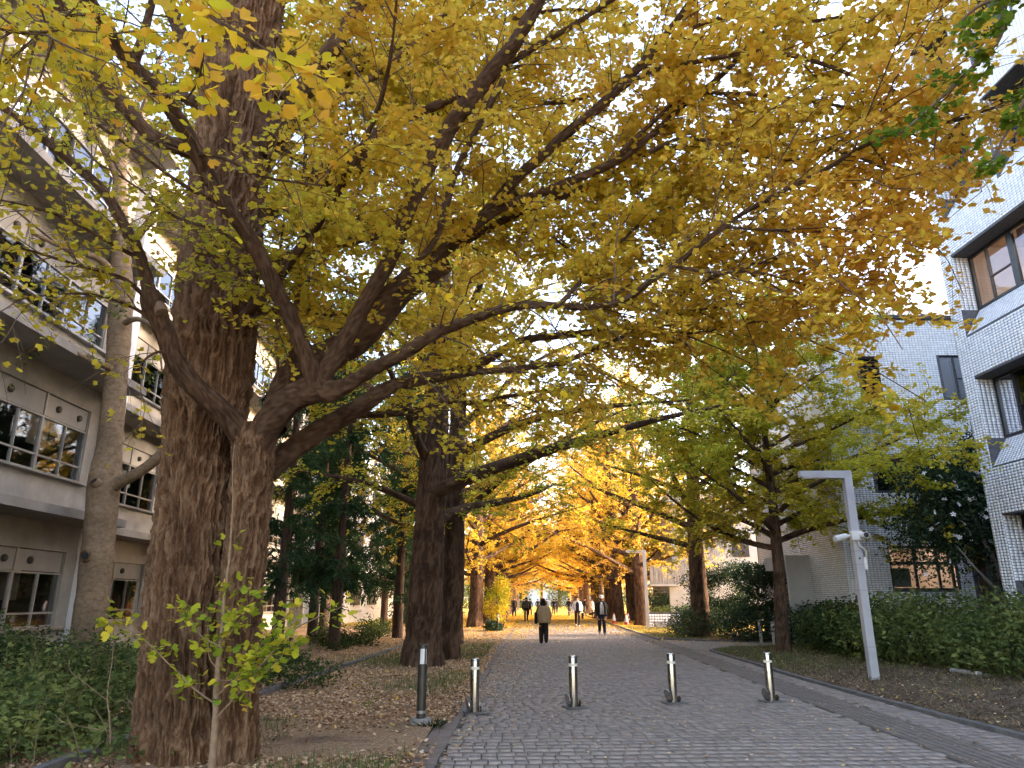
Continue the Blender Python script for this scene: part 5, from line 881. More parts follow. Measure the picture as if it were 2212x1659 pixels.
for i, (a, b, c, d) in enumerate(WIN):
    rv = MB(); dp = .5; s0 = c - .75
    rv.add([(a, 0, s0), (a, dp, c), (a, dp, d), (a, 0, d)], [(0, 1, 2, 3)]).add([(b, 0, s0), (b, dp, c), (b, dp, d), (b, 0, d)], [(0, 1, 2, 3)]).add([(a, 0, d), (b, 0, d), (b, dp, d), (a, dp, d)], [(0, 1, 2, 3)]).add([(a, 0, s0), (b, 0, s0), (b, dp, c), (a, dp, c)], [(0, 1, 2, 3)])
    rv.build('window_recess', mt['tile_joint'], nb)
    # tiles on the far jamb and on the sloping sill
    V, F = [], []; k = 0
    def q4(p0, e1, e2, n):
        V.extend([p0 + n * .005, p0 + e1 + n * .005, p0 + e1 + e2 + n * .005, p0 + e2 + n * .005, p0, p0 + e1, p0 + e1 + e2, p0 + e2]); F.extend([tuple(x + len(V) - 8 for x in f) for f in TF])
    for zz in np.arange(c, d - .06, .0715):
        for yy in np.arange(.01, .42, .116): q4(np.array([a, yy, zz]), np.array([0, .105, 0]), np.array([0, 0, .0605]), np.array([1.0, 0, 0]))
    sl = unit(np.array([0, dp, .75])); nn = np.array([0, -sl[2], sl[1]])
    for tt in np.arange(0.02, .84, .0715):
        for xx in np.arange(a + .02, min(b, 4.2) - .1, .116): q4(np.array([xx, 0, s0]) + sl * tt, np.array([.105, 0, 0]), sl * .0605, nn)
    link('sill_tiles', npmesh('sill_tiles', np.array(V), np.array(F)), mt['tile'], nb, kind='stuff')
    O = (0, dp - .02, 0); mu = [(1.12, .05)] + ([(2.0, .2), (2.9, .05), (3.5, .05)] if b > 3 and a < 1 else []); mu = [(m, w) for m, w in mu if a + .1 < m < b - .1]
    if a > 2: mu = [(3.4, .05)]
    window(nb, O, UX, IY, a, b, c, d, mu, [(1.12, 1.95, (c + d) / 2 - .1, .035)] if i in (1, 2) else (), .07, .08, glass='glass_dark' if i != 2 else 'glass')
    room(nb, O, UX, IY, a, b, c, d, 3.0, 'room_dark' if i != 2 else 'room_warm')
    if i == 1: MB().box((.79, dp + .16, (c + d) / 2), (.6, .01, d - c - .12)).build('blind', mt['panel'], nb)
    if i == 2: MB().box((3.0, 2.0, d + .25), (.12, 2.0, .05)).build('ceiling_light', mt['tubelight'], nb); MB().box((2.25, dp + .15, d - .2), (.3, .01, .3)).build('notice', cloth('pink_paper', (.72, .42, .38)), nb)
    if i in (3, 4, 5, 6): MB().box(((a + b) / 2, dp + .2, (c + d) / 2), (b - a, .01, d - c)).build('blind', mt['blind'], nb)
wg = tag(empty('sun_block_wing', (16.5, 22.2, 0), AX), 'tall unseen tiled wing added behind the camellia to block the sun', 'building', 'white tiled buildings right of the path')  # unseen infill, added to stop sun streaming through the gap between the blocks
MB().box((6, 0, 10), (12, 6.6, 20)).build('wall', mt['tile'], wg); MB().box((6, 0, 20.1), (12.3, 6.9, .3)).build('roof', mt['conc'], wg)
# tiled block further on
mbk = empty('tiled_building', (10.28, 25.0, 0), AX); tag(mbk, 'low white tiled block with black louvre and lit ground floor window', 'building', 'white tiled buildings right of the path')
TOP = 11.64
MW = [(1.47, 2.2, 8.5, 10.12), (4.5, 6.0, 8.57, 10.21), (1.5, 3.0, 5.2, 6.3), (1.51, 3.72, 1.9, 3.36), (4.4, 6.3, 1.0, 3.3)]
wall_sheet('wall', mbk, (0, 0, 0), UX, NY, 14, TOP, MW, mt['tile_joint']); tiles(mbk, (0, -.001, 0), UX, NY, 7.6, TOP - .05, MW, 300)
LW = [(3.0, 4.6, .4, 2.6)]
wall_sheet('side_wall', mbk, (0, 0, 0), (0, 1, 0), (-1, 0, 0), 8, TOP, LW, mt['tile_joint']); tiles(mbk, (-.001, 0, 0), (0, 1, 0), (-1, 0, 0), 8, 7.5, LW, 0)
MB().add([(-.004, 0, 7.55), (-.004, 8, 7.55), (-.004, 8, TOP), (-.004, 0, TOP)], [(0, 1, 2, 3)]).build('upper_side', mt['tile'], mbk)
MB().add([(0, 8, 0), (14, 8, 0), (14, 8, TOP), (0, 8, TOP)], [(0, 1, 2, 3)]).add([(14, 0, 0), (14, 8, 0), (14, 8, TOP), (14, 0, TOP)], [(0, 1, 2, 3)]).build('rear_wall', mt['tile'], mbk)
MB().box((7, 4, TOP + .06), (14.16, 8.16, .14)).build('parapet', mt['dark_frame'], mbk)
ph = MB(); ph.box((8.6, 5.0, TOP + .9), (8.5, 4.0, 1.6)); ph.build('roof_house', mt['white_wall'], mbk)
for u in (4.9, 6.2): 
    lf = MB(); lf.box((u, 2.97, TOP + .75), (.62, .05, .9)); lo = lf.build('roof_grille', cloth('tan_grille', (.5, .4, .25)), mbk)
for k in range(14): MB().box((1.835, .05, 8.58 + k * .115), (.70, .10, .03), rot=((1, 0, 0), (0, .8, -.6), (0, .6, .8))).build('louvre_slat', mt['dark_frame'], mbk)
window(mbk, (0, .10, 0), UX, IY, 1.47, 2.2, 8.5, 10.12, [], (), .05, .06, glass='glass_dark', name='louvre_frame'); room(mbk, (0, .1, 0), UX, IY, 1.47, 2.2, 8.5, 10.12, 1.0, 'room_dark')
window(mbk, (0, .06, 0), UX, IY, 4.5, 6.0, 8.57, 10.21, [(5.06, .06)], [(5.06, 6.0, 9.35, .05)], .05, .06); room(mbk, (0, .06, 0), UX, IY, 4.5, 6.0, 8.57, 10.21, 2.0, 'room_dark'); MB().box((4.8, .3, 9.4), (.5, .01, 1.5)).build('blind', mt['panel'], mbk)
window(mbk, (0, .06, 0), UX, IY, 1.5, 3.0, 5.2, 6.3, [(2.25, .06)], (), .05, .06); room(mbk, (0, .06, 0), UX, IY, 1.5, 3.0, 5.2, 6.3, 2.0, 'room_dark')
window(mbk, (0, .06, 0), UX, IY, 1.51, 3.72, 1.9, 3.36, [(2.42, .07), (3.2, .07)], [(1.51, 3.72, 2.79, .10)], .08, .07, glass='glass')
rm = room(mbk, (0, .06, 0), UX, IY, 1.51, 3.72, 1.9, 3.36, 3.5, 'room_warm'); MB().box((1.98, .42, 2.33), (.82, .02, .62)).build('green_board', mt['green_board'], mbk)
MB().box((2.6, 1.6, 3.6), (1.6, .12, .05)).build('ceiling_light', mt['tubelight'], mbk)
window(mbk, (0, .06, 0), UX, IY, 4.4, 6.3, 1.0, 3.3, [(5.3, .07)], (), .08, .07, glass='glass'); room(mbk, (0, .06, 0), UX, IY, 4.4, 6.3, 1.0, 3.3, 3.0, 'room_warm')
window(mbk, (.08, 0, 0), (0, 1, 0), (1, 0, 0), 3.0, 4.6, .4, 2.6, [(3.4, .05), (3.8, .05), (4.2, .05)], [(3.0, 4.6, 1.0, .04), (3.0, 4.6, 1.5, .04), (3.0, 4.6, 2.0, .04)], .06, .06, 'alu'); room(mbk, (.1, 0, 0), (0, 1, 0), (1, 0, 0), 3.0, 4.6, .4, 2.6, 2.0, 'room_dark')
pr = MB(); pr.box((-.45, 3.8, 2.95), (.9, 2.2, .5)); pr.box((-.45, 2.78, 1.4), (.88, .14, 2.8)); pr.build('white_porch', mt['stair_white'], mbk)
MB().box((.22, -.04, 1.75), (.28, .06, .95)).build('panel_box', mt['white_plastic'], mbk)
# white stair building beyond
sb_ = empty('stair_building', (9.5, 50.0, 0)); tag(sb_, 'white concrete outside stair with stained parapet beyond the hedge', 'building'); o_ = np.array(sb_.location)
def poly(pts, Y): return [at(x, y, Y) - o_ for x, y in pts]
MB().prism(poly([(1404, 1262), (1465, 1263), (1501, 1236), (1570, 1188), (1570, 1150), (1501, 1200), (1472, 1213), (1458, 1223), (1404, 1222)], 50.0), (0, 0, 0), (0, .18, 0)).build('parapet', mt['stain'], sb_)
MB().prism(poly([(1404, 1266), (1466, 1266), (1570, 1191), (1570, 1187), (1465, 1262), (1404, 1262)], 49.95), (0, 0, 0), (0, 1.9, 0)).build('landing', mt['stair_white'], sb_)
MB().prism(poly([(1446, 1268), (1466, 1267), (1570, 1192), (1570, 1352), (1452, 1352)], 50.3), (0, 0, 0), (0, .3, 0)).build('wall', mt['stair_white'], sb_)
MB().box((4.6, 8.0, 4.6), (9.0, 10, 9.2)).build('rear_block', mt['stair_white'], sb_)
for k in range(4):
    f = MB(); f.box((1.2 + 1.9 * k, 2.97, 5.2), (1.2, .08, 1.3)); f.build('window', mt['dark_frame'], sb_)
lw = tag(empty('low_wall', (8.3, 45.0, 0)), 'low white tiled wall with planting on top beside the stair', 'wall')
MB().box((0, 0, .45), (3.6, .3, .9)).build('core', mt['tile_joint'], lw); tiles(lw, (-1.8, -.151, .0), UX, NY, 3.6, .9, [], 0, .16, .16, .02)
gen_shrub('bush', 'thin clipped planting along the top of the low tiled wall', 'bush', (8.3, 45.5, .5), [(0, 0, .5, 1.7, .4, .25)], 1500, (.06, .1), 'leaf_green', .8, 95, None, 4)
st = tag(empty('stone_steps', (8.0, 43.2, 0)), 'two low dark edged steps before the low tiled wall', 'steps')
for k in range(3): MB().box((0, .5 * k, .09 + .12 * k), (2.6, .5, .16 + .0 * k)).build('step', mt['conc_dark'], st)
pb = tag(empty('timber_planter', (8.55, 41.5, 0)), 'timber slatted planter box beside the stone steps', 'planter')
for k in range(8): MB().box((0, 0, .09 + .115 * k), (1.25, 1.2, .105)).build('plank', mt['wood'], pb)
gen_shrub('bush', 'bushy green planting in the timber planter', 'bush', (8.55, 41.5, .75), [(0, 0, .3, .7, .6, .45)], 900, (.07, .12), 'leaf_dark', .7, 96, None, 4)

# long concrete building on the left
lbd = empty('concrete_building', (-12.05, 18.84, 0), R(3.5)); tag(lbd, 'pale concrete building with projecting eaves slabs, columns and grey framed windows', 'building')
UYm = (0, -1, 0); IN = (-1, 0, 0); FL = [0, 3.62, 7.24, 10.86]; SLB = [3.42, 7.04, 10.66, 14.28]
def bay(x, y0, y1, floors, eave):
    for z0, zs in zip(floors, SLB):
        sill, t1_, t2_, pt = z0 + .85, z0 + 1.3, z0 + 2.25, z0 + 2.82
        if z0 == 0: sill, t1_, t2_, pt = .92, 1.3, 2.24, 2.76
        L = y1 - y0
        MB().box((x - .12, (y0 + y1) / 2, (z0 + sill) / 2), (.24, L, sill - z0)).build('spandrel', mt['conc'], lbd)
        MB().box((x + .05, (y0 + y1) / 2, sill + .03), (.2, L - .5, .06)).build('sill', mt['alu'], lbd)
        MB().box((x - .12, (y0 + y1) / 2, (pt + zs) / 2), (.24, L, zs - pt)).build('lintel', mt['conc'], lbd)
        MB().box((x - .08, y1 - .25, (sill + pt) / 2), (.2, .5, pt - sill)).build('pier', mt['conc'], lbd)
        nmod = 3; w = (L - .5) / nmod
        for k in range(nmod):
            a = y0 + k * w; O = (x - .02, a + w, sill + .06)
            window(lbd, (x - .02, a, 0), (0, 1, 0), IN, 0, w, sill + .06, t2_, [(w * .52, .035)], [(0.05, w - .05, t1_, .045)], .04, .08, 'alu', 'glass')
            pn = MB(); pn.box((x - .07, a + w / 2, (t2_ + pt) / 2), (.05, w - .06, pt - t2_ - .04)); po = pn.build('vent_panel', mt['panel'], lbd)
            MB().box((x - .06, a + w, (t2_ + pt) / 2), (.1, .05, pt - t2_)).build('mullion', mt['alu'], lbd)
            for q in (.28, .78)[: 1 + (k + int(z0)) % 2]:
                v = MB(); v.lathe([(.085, 0), (.085, .05), (.06, .075), (.0, .08)], n=16); vo = v.build('vent', mt['bollard_dark'], po, True); vo.location = (x - .045, a + w * q, (t2_ + pt) / 2); vo.rotation_euler = (0, math.pi / 2, 0)
        room(lbd, (x - .02, y0, 0), (0, 1, 0), IN, .3, L - .6, sill + .06, t2_, 2.6, 'room_dark')
        if z0 in (0, FL[1]): 
            for k in range(2): MB().box((x - .34, y0 + w * (k + 1.2), (t1_ + t2_) / 2 + .25), (.02, w * .42, (t2_ - t1_) * .9)).build('blind', mt['blind'], lbd)
        MB().box((x + eave / 2 - .13, (y0 + y1) / 2, zs + .1), (eave + .26, L, .2)).build('eaves_slab', mt['conc_dark'], lbd)
bay(0, -6.3, -.25, FL, 1.15); bay(0, -12.3, -6.3, FL, 1.15); bay(0, -18.3, -12.3, FL, 1.15)
bay(-1.1, .25, 6.3, FL, 1.0); bay(-1.1, 6.3, 12.3, FL, 1.0); bay(-1.1, 12.3, 18.3, FL, 1.0); bay(-1.1, 18.3, 24.3, FL, 1.0)
MB().box((.12, 0, 7.2), (.55, .5, 14.4)).build('column', mt['white_wall'], lbd); MB().box((-.6, -.01, 7.2), (.9, .48, 14.35)).build('return_wall', mt['conc'], lbd)
MB().box((.05, -6.3, 7.2), (.4, .4, 14.4)).build('column', mt['white_wall'], lbd)
dpipe = MB(); dpipe.tube([(.25, .36, 0), (.25, .36, 14)], .05, 10); dpipe.build('downpipe', mt['alu'], lbd, True)
MB().box((-5.5, 3.0, 14.6), (11.5, 43, .4)).build('roof', mt['conc'], lbd)
MB().box((-11, 3.0, 7.2), (.3, 42.6, 14.4)).build('rear_wall', mt['conc'], lbd); MB().box((-5.6, 24.5, 7.2), (10.6, .3, 14.4)).build('end_wall', mt['conc'], lbd); MB().box((-5.6, -18.4, 7.2), (10.6, .3, 14.4)).build('end_wall', mt['conc'], lbd)
# pale building deep behind the conifers
pbd = tag(empty('pale_building', (-19, 62, 0)), 'pale building glimpsed behind the dark conifer grove', 'building'); MB().box((0, 0, 6), (12, 26, 12)).build('wall', mt['white_wall'], pbd)
for k in range(5):
    for q in range(3): MB().box((6.02, -10 + 5 * k, 2 + 3.6 * q), (.08, 2.6, 1.5)).build('window', mt['dark_frame'], pbd)
fb = tag(empty('distant_building', (1.5, 215, 0)), 'blue grey building glimpsed at the far end of the avenue', 'building'); MB().box((0, 0, 7), (30, 8, 14)).build('wall', cloth('blue_grey_wall', (.35, .42, .52)), fb); MB().box((0, -.5, 14.2), (31, 10, .5)).build('roof', mt['conc_dark'], fb)
# ------------------------------------------------------------------ lamps, bollards, cones and small things
def lamp(loc, label, cams=False):
    r = empty('street_lamp', loc); tag(r, label, 'street lamp', 'grey lamp posts along the path'); a, h = .085, 4.3
    MB().add([(-a, -a, -.1), (a, -a, -.1), (a, a, -.1), (-a, a, -.1), (-a, -a, h - 2 * a), (a, -a, h), (a, a, h), (-a, a, h - 2 * a)], [(0, 3, 2, 1), (4, 5, 6, 7), (0, 1, 5, 4), (1, 2, 6, 5), (2, 3, 7, 6), (3, 0, 4, 7)]).build('post', mt['lamp_grey'], r, bevel=.008)
    MB().add([(-a, -a, h - 2 * a), (-a, a, h - 2 * a), (a, a, h), (a, -a, h), (-1.03, -a, h - 2 * a + .04), (-1.03, a, h - 2 * a + .04), (-1.03, a, h), (-1.03, -a, h)], [(0, 3, 7, 4), (1, 5, 6, 2), (0, 4, 5, 1), (3, 2, 6, 7), (4, 7, 6, 5)]).build('arm', mt['lamp_grey'], r)
    lp = MB(); lp.box((-.72, 0, h - 2 * a + .022), (.5, .12, .03)); lp.build('light_panel', mt['white_plastic'], r)
    if cams:
        for z in (.62, 1.75, 2.28, 2.56): MB().box((0, 0, z), (2 * a + .012, 2 * a + .012, .012)).build('strap', mt['alu'], r)
        MB().box((-.0, -a - .008, 2.42), (.15, .012, .26)).build('label_plate', mt['lamp_grey'], r)
        tri = MB(); tri.prism([(-.028, -a - .0155, 2.385), (.028, -a - .0155, 2.385), (0, -a - .0155, 2.435)], (0, 0, 0), (0, -.002, 0)); tri.build('warning_triangle', mt['black'], r)
        MB().box((-.02, -a - .05, 3.02 - .14), (.24, .1, .2)).build('junction_box', mt['white_plastic'], r, bevel=.01)
        c1_ = MB(); c1_.tube([(.08, -a - .04, 2.88), (.08, -a - .30, 2.87)], .065, 16); c1_.add(np.array(c1_.v)[:16], [tuple(range(16))]); c1_.add(np.array(c1_.v)[16:32], [tuple(range(16))]); q = c1_.build('camera', mt['white_plastic'], r, True)
        MB().lathe([(.055, 0), (.05, .006), (0.0, .012)], n=16).build('lens', mt['black'], q).location = (.08, -a - .301, 2.87); q.children[0].rotation_euler = (math.pi / 2, 0, 0)
        c2_ = MB(); c2_.tube([(-.16, -a - .05, 2.87), (-.26, -a - .05, 2.86)], .035, 10); c2_.tube([(-.24, -a - .05, 2.865), (-.52, -a - .12, 2.80)], .065, 16); c2_.add(np.array(c2_.v)[-16:], [tuple(range(16))]); c2_.build('camera', mt['white_plastic'], r, True)
        cd = MB(); cd.tube(spline(np.array([(-.0, -a - .04, 2.78), (.02, -a - .05, 2.66), (.12, -a - .05, 2.58), (.15, -a - .02, 2.46), (.15, -.02, 2.36)]), .03), .017, 8); cd.build('conduit', mt['white_plastic'], r, True)
        MB().box((a + .035, -.05, 2.30), (.07, .09, .26)).build('conduit_box', mt['white_plastic'], r, bevel=.008)
        MB().box((a + .012, 0, 1.2), (.02, .03, 2.0)).build('cable_cover', mt['bollard_dark'], r)
    return r
lamp((6.86, 16.0, .05), 'grey square lamp post carrying two white security cameras', True)
lamp((6.05, 42.2, .05), 'grey square lamp post before the golden ginkgo and stair')
for y in (74, 105, 136): lamp((5.9 if y < 110 else 5.7, y, .05), 'grey square lamp post far along the avenue beyond the cones')
def steel_bollard(loc, label, rz):
    r = empty('steel_bollard', loc, rz); tag(r, label, 'bollard', 'steel bollards across the path')
    MB().lathe([(.066, -.02), (.066, .735), (.063, .748), (.052, .756), (.0, .757)], n=32).build('post', mt['steel'], r, True)
    MB().lathe([(.0675, 0), (.0675, .04)], (0, 0, .60), 32).build('reflective_band', mt['reflect'], r, True)
    MB().lathe([(.068, 0), (.068, .012)], (0, 0, .725), 32).build('cap_ring', mt['steel'], r, True)
    MB().box((.03, .03, .012), (.36, .26, .025)).build('base_plate', mt['kerb'], r, bevel=.004)
    for s, hh in ((-1, .10), (1, .05)):
        d = MB(); d.lathe([(hh, 0), (hh, .01)], n=24); o = d.build('lid', mt['steel'], r); o.location = (s * (.085 + .02 * (s < 0)), -.02, hh + .02); o.rotation_euler = (0, math.pi / 2 + .25 * s, .1)
    return r
for (x, y), lb in zip([(-.96, 11.24), (.51, 11.84), (2.12, 12.4), (3.73, 12.62)], ['steel bollard with pale band at the left edge of the paving', 'steel bollard second from the dark lighting bollard', 'steel bollard third from the dark lighting bollard', 'steel bollard nearest the ribbed guide strip']): steel_bollard((x, y, .02), lb, .25)
def light_bollard(loc, label, foot=True):
    r = empty('bollard_light', loc); tag(r, label, 'bollard light', 'dark lighting bollards along the left verge')
    if foot: MB().lathe([(.135, -.05), (.14, .10), (.13, .118), (0, .12)], n=24).build('footing', mt['conc_dark'], r, True)
    z = .118 if foot else .0
    MB().lathe([(.062, z), (.062, z + .66), (.055, z + .665)], n=24).build('post', mt['bollard_dark'], r, True); MB().lathe([(.0635, 0), (.0635, .035)], (0, 0, z + .06), 24).build('label_band', mt['alu'], r, True)
    MB().lathe([(.05, z + .66), (.05, z + .86)], n=24).build('diffuser', mt['acrylic'], r, True)
    for k in range(4): a = k * math.pi / 2 + .75; MB().box((.055 * math.cos(a), .055 * math.sin(a), z + .762), (.012, .012, .2), a).build('rib', mt['bollard_dark'], r)
    MB().lathe([(.064, z + .858), (.064, z + .905), (.058, z + .912), (0, z + .914)], n=24).build('cap', mt['bollard_dark'], r, True); return r
light_bollard((-1.57, 10.15, .0), 'dark bollard light on round concrete footing beside the leafy verge')
light_bollard((-2.17, 38.8, .03), 'dark bollard light on the golden verge by the left row', False)
light_bollard((-2.5, 57.0, .03), 'dark bollard light standing near the woman photographed in pale coat', True)['label'] = 'dark bollard light far along the left verge near the crowd'
light_bollard((-2.7, 75.0, .03), 'dark bollard light farthest along the left verge amid the crowd', False)
for (x, y), lb in (((8.6, 29.65), 'capped steel post at the far side of the side path'), ((8.45, 27.55), 'capped steel post at the near side of the side path')):
    r = empty('capped_bollard', (x, y, .02)); tag(r, lb, 'bollard', 'capped posts in the side path'); MB().lathe([(.065, -.02), (.065, .80)], n=24).build('post', mt['lamp_grey'], r, True); MB().lathe([(.125, .80), (.13, .81), (.13, .83), (0, .845)], n=24).build('cap', mt['alu'], r, True); MB().lathe([(.067, .68), (.067, .74)], n=24).build('band', mt['reflect'], r, True)
def cone(loc, label, rz=0.0, mark=False):
    r = empty('traffic_cone', loc, rz); tag(r, label, 'cone', 'red and white traffic cones')
    MB().box((0, 0, .02), (.38, .38, .045)).build('base', mt['red'], r, bevel=.015); MB().lathe([(.15, .045), (.125, .2)], n=20).build('lower_cone', mt['red'], r, True)
    MB().lathe([(.126, .2), (.055, .62)], n=20).build('white_sleeve', mt['white_plastic'], r, True); MB().lathe([(.054, .62), (.035, .72), (.03, .74), (0, .742)], n=20).build('tip', mt['red'], r, True)
    if mark: MB().box((0, -.098, .38), (.09, .01, .12), rot=((1, 0, 0), (0, .985, .17), (0, -.17, .985))).build('red_mark', mt['red'], r)
cone((5.6, 48.6, .04), 'red and white cone standing nearest the paving edge'); cone((6.25, 53.0, .05), 'red and white cone with a red printed mark beside the trunk', .3, True); cone((5.15, 52.0, .04), 'slim red and white cone at the foot of the far trunk', .2)
# pipe lying in the mulch
pp = empty('pipe', (8.84, 16.1, .16)); tag(pp, 'pale pipe with white band lying on the mulch by the hedge', 'pipe'); pp.rotation_euler = (0, 0, .08)
t_ = MB(); t_.tube([(0, .55, 0), (0, -.45, 0)], .055, 16); t_.add(np.array(t_.v)[:16], [tuple(range(16))]); t_.build('tube', mt['conc'], pp, True); MB().tube([(0, -.28, 0), (0, -.33, 0)], .058, 16).build('band', mt['white_plastic'], pp, True)
t_ = MB(); t_.tube([(0, -.45, 0), (0, -.60, 0)], .05, 16); t_.add(np.array(t_.v)[16:32], [tuple(range(16))]); t_.build('socket', mt['edge_stone'], pp, True)
for k, (x, y, a, l) in enumerate([(9.5, 16.3, .3, .8), (7.6, 11.5, -.7, .5)]):
    s = MB(); s.tube(spline(np.array([(-l / 2, 0, 0), (0, .03, .02), (l / 2, 0, .03)]), .05), .014, 6); o = s.build('fallen_stick', mt['twig_pale'], None, True); o.location = (x, y, float(zright(np.array([x]), np.array([y]))[0]) + .02); o.rotation_euler = (0, 0, a); tag(o, ('pale fallen stick under the hedge beside the pipe', 'short stick lying on the mulch beside the kerb')[k], 'stick')

# ------------------------------------------------------------------ people and dogs
def skin_mesh(name, J, E, rad, root, sub=2):
    me = bpy.data.meshes.new(name); me.from_pydata(J, E, []); ob = bpy.data.objects.new(name + '_tmp', me); col.objects.link(ob)
    ob.modifiers.new('s', 'SKIN'); sv = me.skin_vertices[0].data
    for i, r in enumerate(rad): sv[i].radius = r if isinstance(r, tuple) else (r, r); sv[i].use_root = (i == root)
    m = ob.modifiers.new('u', 'SUBSURF'); m.levels = sub
    dg = bpy.context.evaluated_depsgraph_get(); out = bpy.data.meshes.new_from_object(ob.evaluated_get(dg)); bpy.data.objects.remove(ob); out.name = name
    for p in out.polygons: p.use_smooth = True
    return out
cm_ = {}
def cl(c):
    if c not in cm_: cm_[c] = cloth('cloth_%d' % len(cm_), c)
    return cm_[c]
SKINC = (.42, .26, .18)
def person(loc, head, h, label, top, legs, hair=(.012, .01, .009), shoes=(.03, .03, .03), inner=None, stride=.16, arms=.05, coat=0.0, longhair=False, bag=None, cap=None, backpack=None, group='people walking on the avenue', fingers=False, bend=0.0, swing=1, lean=.0, wide=1.0):
    """faces local -Y; heading turns it. joints for a 1.7 m figure scaled to h"""
    r = empty('person', loc, head); tag(r, label, 'person', group); k = h / 1.7; J, RR, M_, E = [], [], [], []
    def j(p, rad, mat, par=None):
        J.append(tuple(np.array(p) * k)); RR.append(tuple(q * k for q in rad) if isinstance(rad, tuple) else rad * k); M_.append(mat)
        if par is not None: E.append((par, len(J) - 1))
        return len(J) - 1
    w = 1.0; pel = j((0, .0, .93), (.165, .12), 1); wa = j((0, .0, 1.08), (.17, .12), 0, pel); ch = j((0, -.01 - lean, 1.28), (.195, .13), 0, wa); nk0 = j((0, .0 - lean, 1.42), (.12, .09), 0, ch); nk = j((0, -.01 - lean, 1.50), .055, 2, nk0); hd = j((0, -.03 - lean, 1.58), (.075, .088), 2, nk); ht = j((0, -.025 - lean, 1.665), (.062, .075), 2, hd)
    for s in (-1, 1):
        f = s * stride * swing; hp = j((s * .09, .0, .86), (.10, .105), 1, pel); kn = j((s * .095, -f * .55 - .02, .48), .082 * wide, 1, hp); lift = .06 if f < 0 else .0; an = j((s * .095, -f + (.06 if f < 0 else 0), .10 + lift), .062 * wide, 1, kn); j((s * .10, -f - .12 + (.06 if f < 0 else 0), .045 + lift * .5), (.048, .04), 3, an)
        sh = j((s * .19, .0 - lean, 1.38), .075, 0, nk0); el = j((s * (.24 + arms), f * .35 + .03, 1.10), .06, 0, sh); wr = j((s * (.22 + arms * .6), f * .7 - .10 - bend, .88 + bend * .5), .045, 0, el); pm_ = j((s * (.215 + arms * .6), f * .75 - .13 - bend, .80 + bend * .5), (.022, .038), 2, wr)
        if fingers:
            for q in range(4): a = j((s * (.215 + arms * .6), f * .75 - .155 - bend + .022 * q, .735 + bend * .5 + .006 * abs(q - 1)), .010, 2, pm_); j((s * (.205 + arms * .6), f * .75 - .155 - bend + .022 * q, .70 + bend * .5 + .008 * abs(q - 1)), .008, 2, a)
            a = j((s * (.20 + arms * .6), f * .75 - .18 - bend, .79 + bend * .5), .011, 2, pm_); j((s * (.195 + arms * .6), f * .75 - .195 - bend, .755 + bend * .5), .009, 2, a)
    me = skin_mesh('body', J, E, RR, 0); co = np.array([v.co for v in me.vertices]); Jn = np.array(J)
    near = np.argmin(np.linalg.norm(co[:, None] - Jn[None], axis=2) - .35 * np.array([q if not isinstance(q, tuple) else q[0] for q in RR])[None], axis=1); mi = np.array(M_)[near]
    for c in (top, legs, SKINC, shoes): me.materials.append(cl(c))
    fm = [int(np.bincount(mi[list(p.vertices)], minlength=4).argmax()) for p in me.polygons]; me.polygons.foreach_set('material_index', fm); link('body', me, None, r)
    L = lambda V: [tuple(np.array(q) * k) for q in V]
    hz = (0, -.022 - lean, 1.60)
    if cap is None or longhair:
        hr = MB(); n = 16; prof = []
        for i in range(9):
            t = math.pi * .62 * i / 8; prof.append((.098 * math.sin(t) + .001, .115 * math.cos(t)))
        V = []; F = []
        for i, (rr_, z) in enumerate(prof):
            for q in range(n): a = 2 * math.pi * q / n; cut = 1.0 if math.sin(a) > -.45 else max(.0, 1 - (i - 3) * .28); V.append((rr_ * math.cos(a) * (cut if i > 4 else 1), rr_ * math.sin(a) * 1.08 * (cut if i > 4 else 1) + .012, z))
        for i in range(8):
            for q in range(n): F.append((i * n + q, i * n + (q + 1) % n, (i + 1) * n + (q + 1) % n, (i + 1) * n + q))
        hr.add((np.array(V) + np.array(hz) + (0, 0, .015)) * k, F)
        if longhair: hr.add(np.array([(x * .115 * m_, .03 + y * .07, z) for z, m_ in ((1.66, .7), (1.58, 1.0), (1.48, 1.08), (1.38, 1.05), (1.30, .7)) for x, y in ((-1, -.3), (-.75, .7), (0, 1.1), (.75, .7), (1, -.3))]) * k, [(i * 5 + q, i * 5 + q + 1, (i + 1) * 5 + q + 1, (i + 1) * 5 + q) for i in range(4) for q in range(4)])
        hr.build('hair', cl(hair), r, True)
    if not longhair or True:
        fa = MB(); fa.add(np.array([(-.012, -.112, 1.575), (.012, -.112, 1.575), (0, -.135, 1.58), (0, -.108, 1.615)]) * k + np.array([0, -lean, 0]), [(0, 1, 2), (0, 2, 3), (1, 3, 2)]); fa.build('nose', cl(SKINC), r)
        for s in (-1, 1):
            MB().box((s * .033 * k, (-.112 - lean) * k, 1.61 * k), (.022 * k, .012 * k, .010 * k)).build('eye', cl((.02, .015, .012)), r)
            MB().lathe([(.018 * k, 0), (.012 * k, .012 * k)], (s * .083 * k, (-.02 - lean) * k, 1.585 * k), 8).build('ear', cl(SKINC), r)
        MB().box((0, (-.113 - lean) * k, 1.545 * k), (.045 * k, .012 * k, .009 * k)).build('mouth', cl((.30, .13, .10)), r)
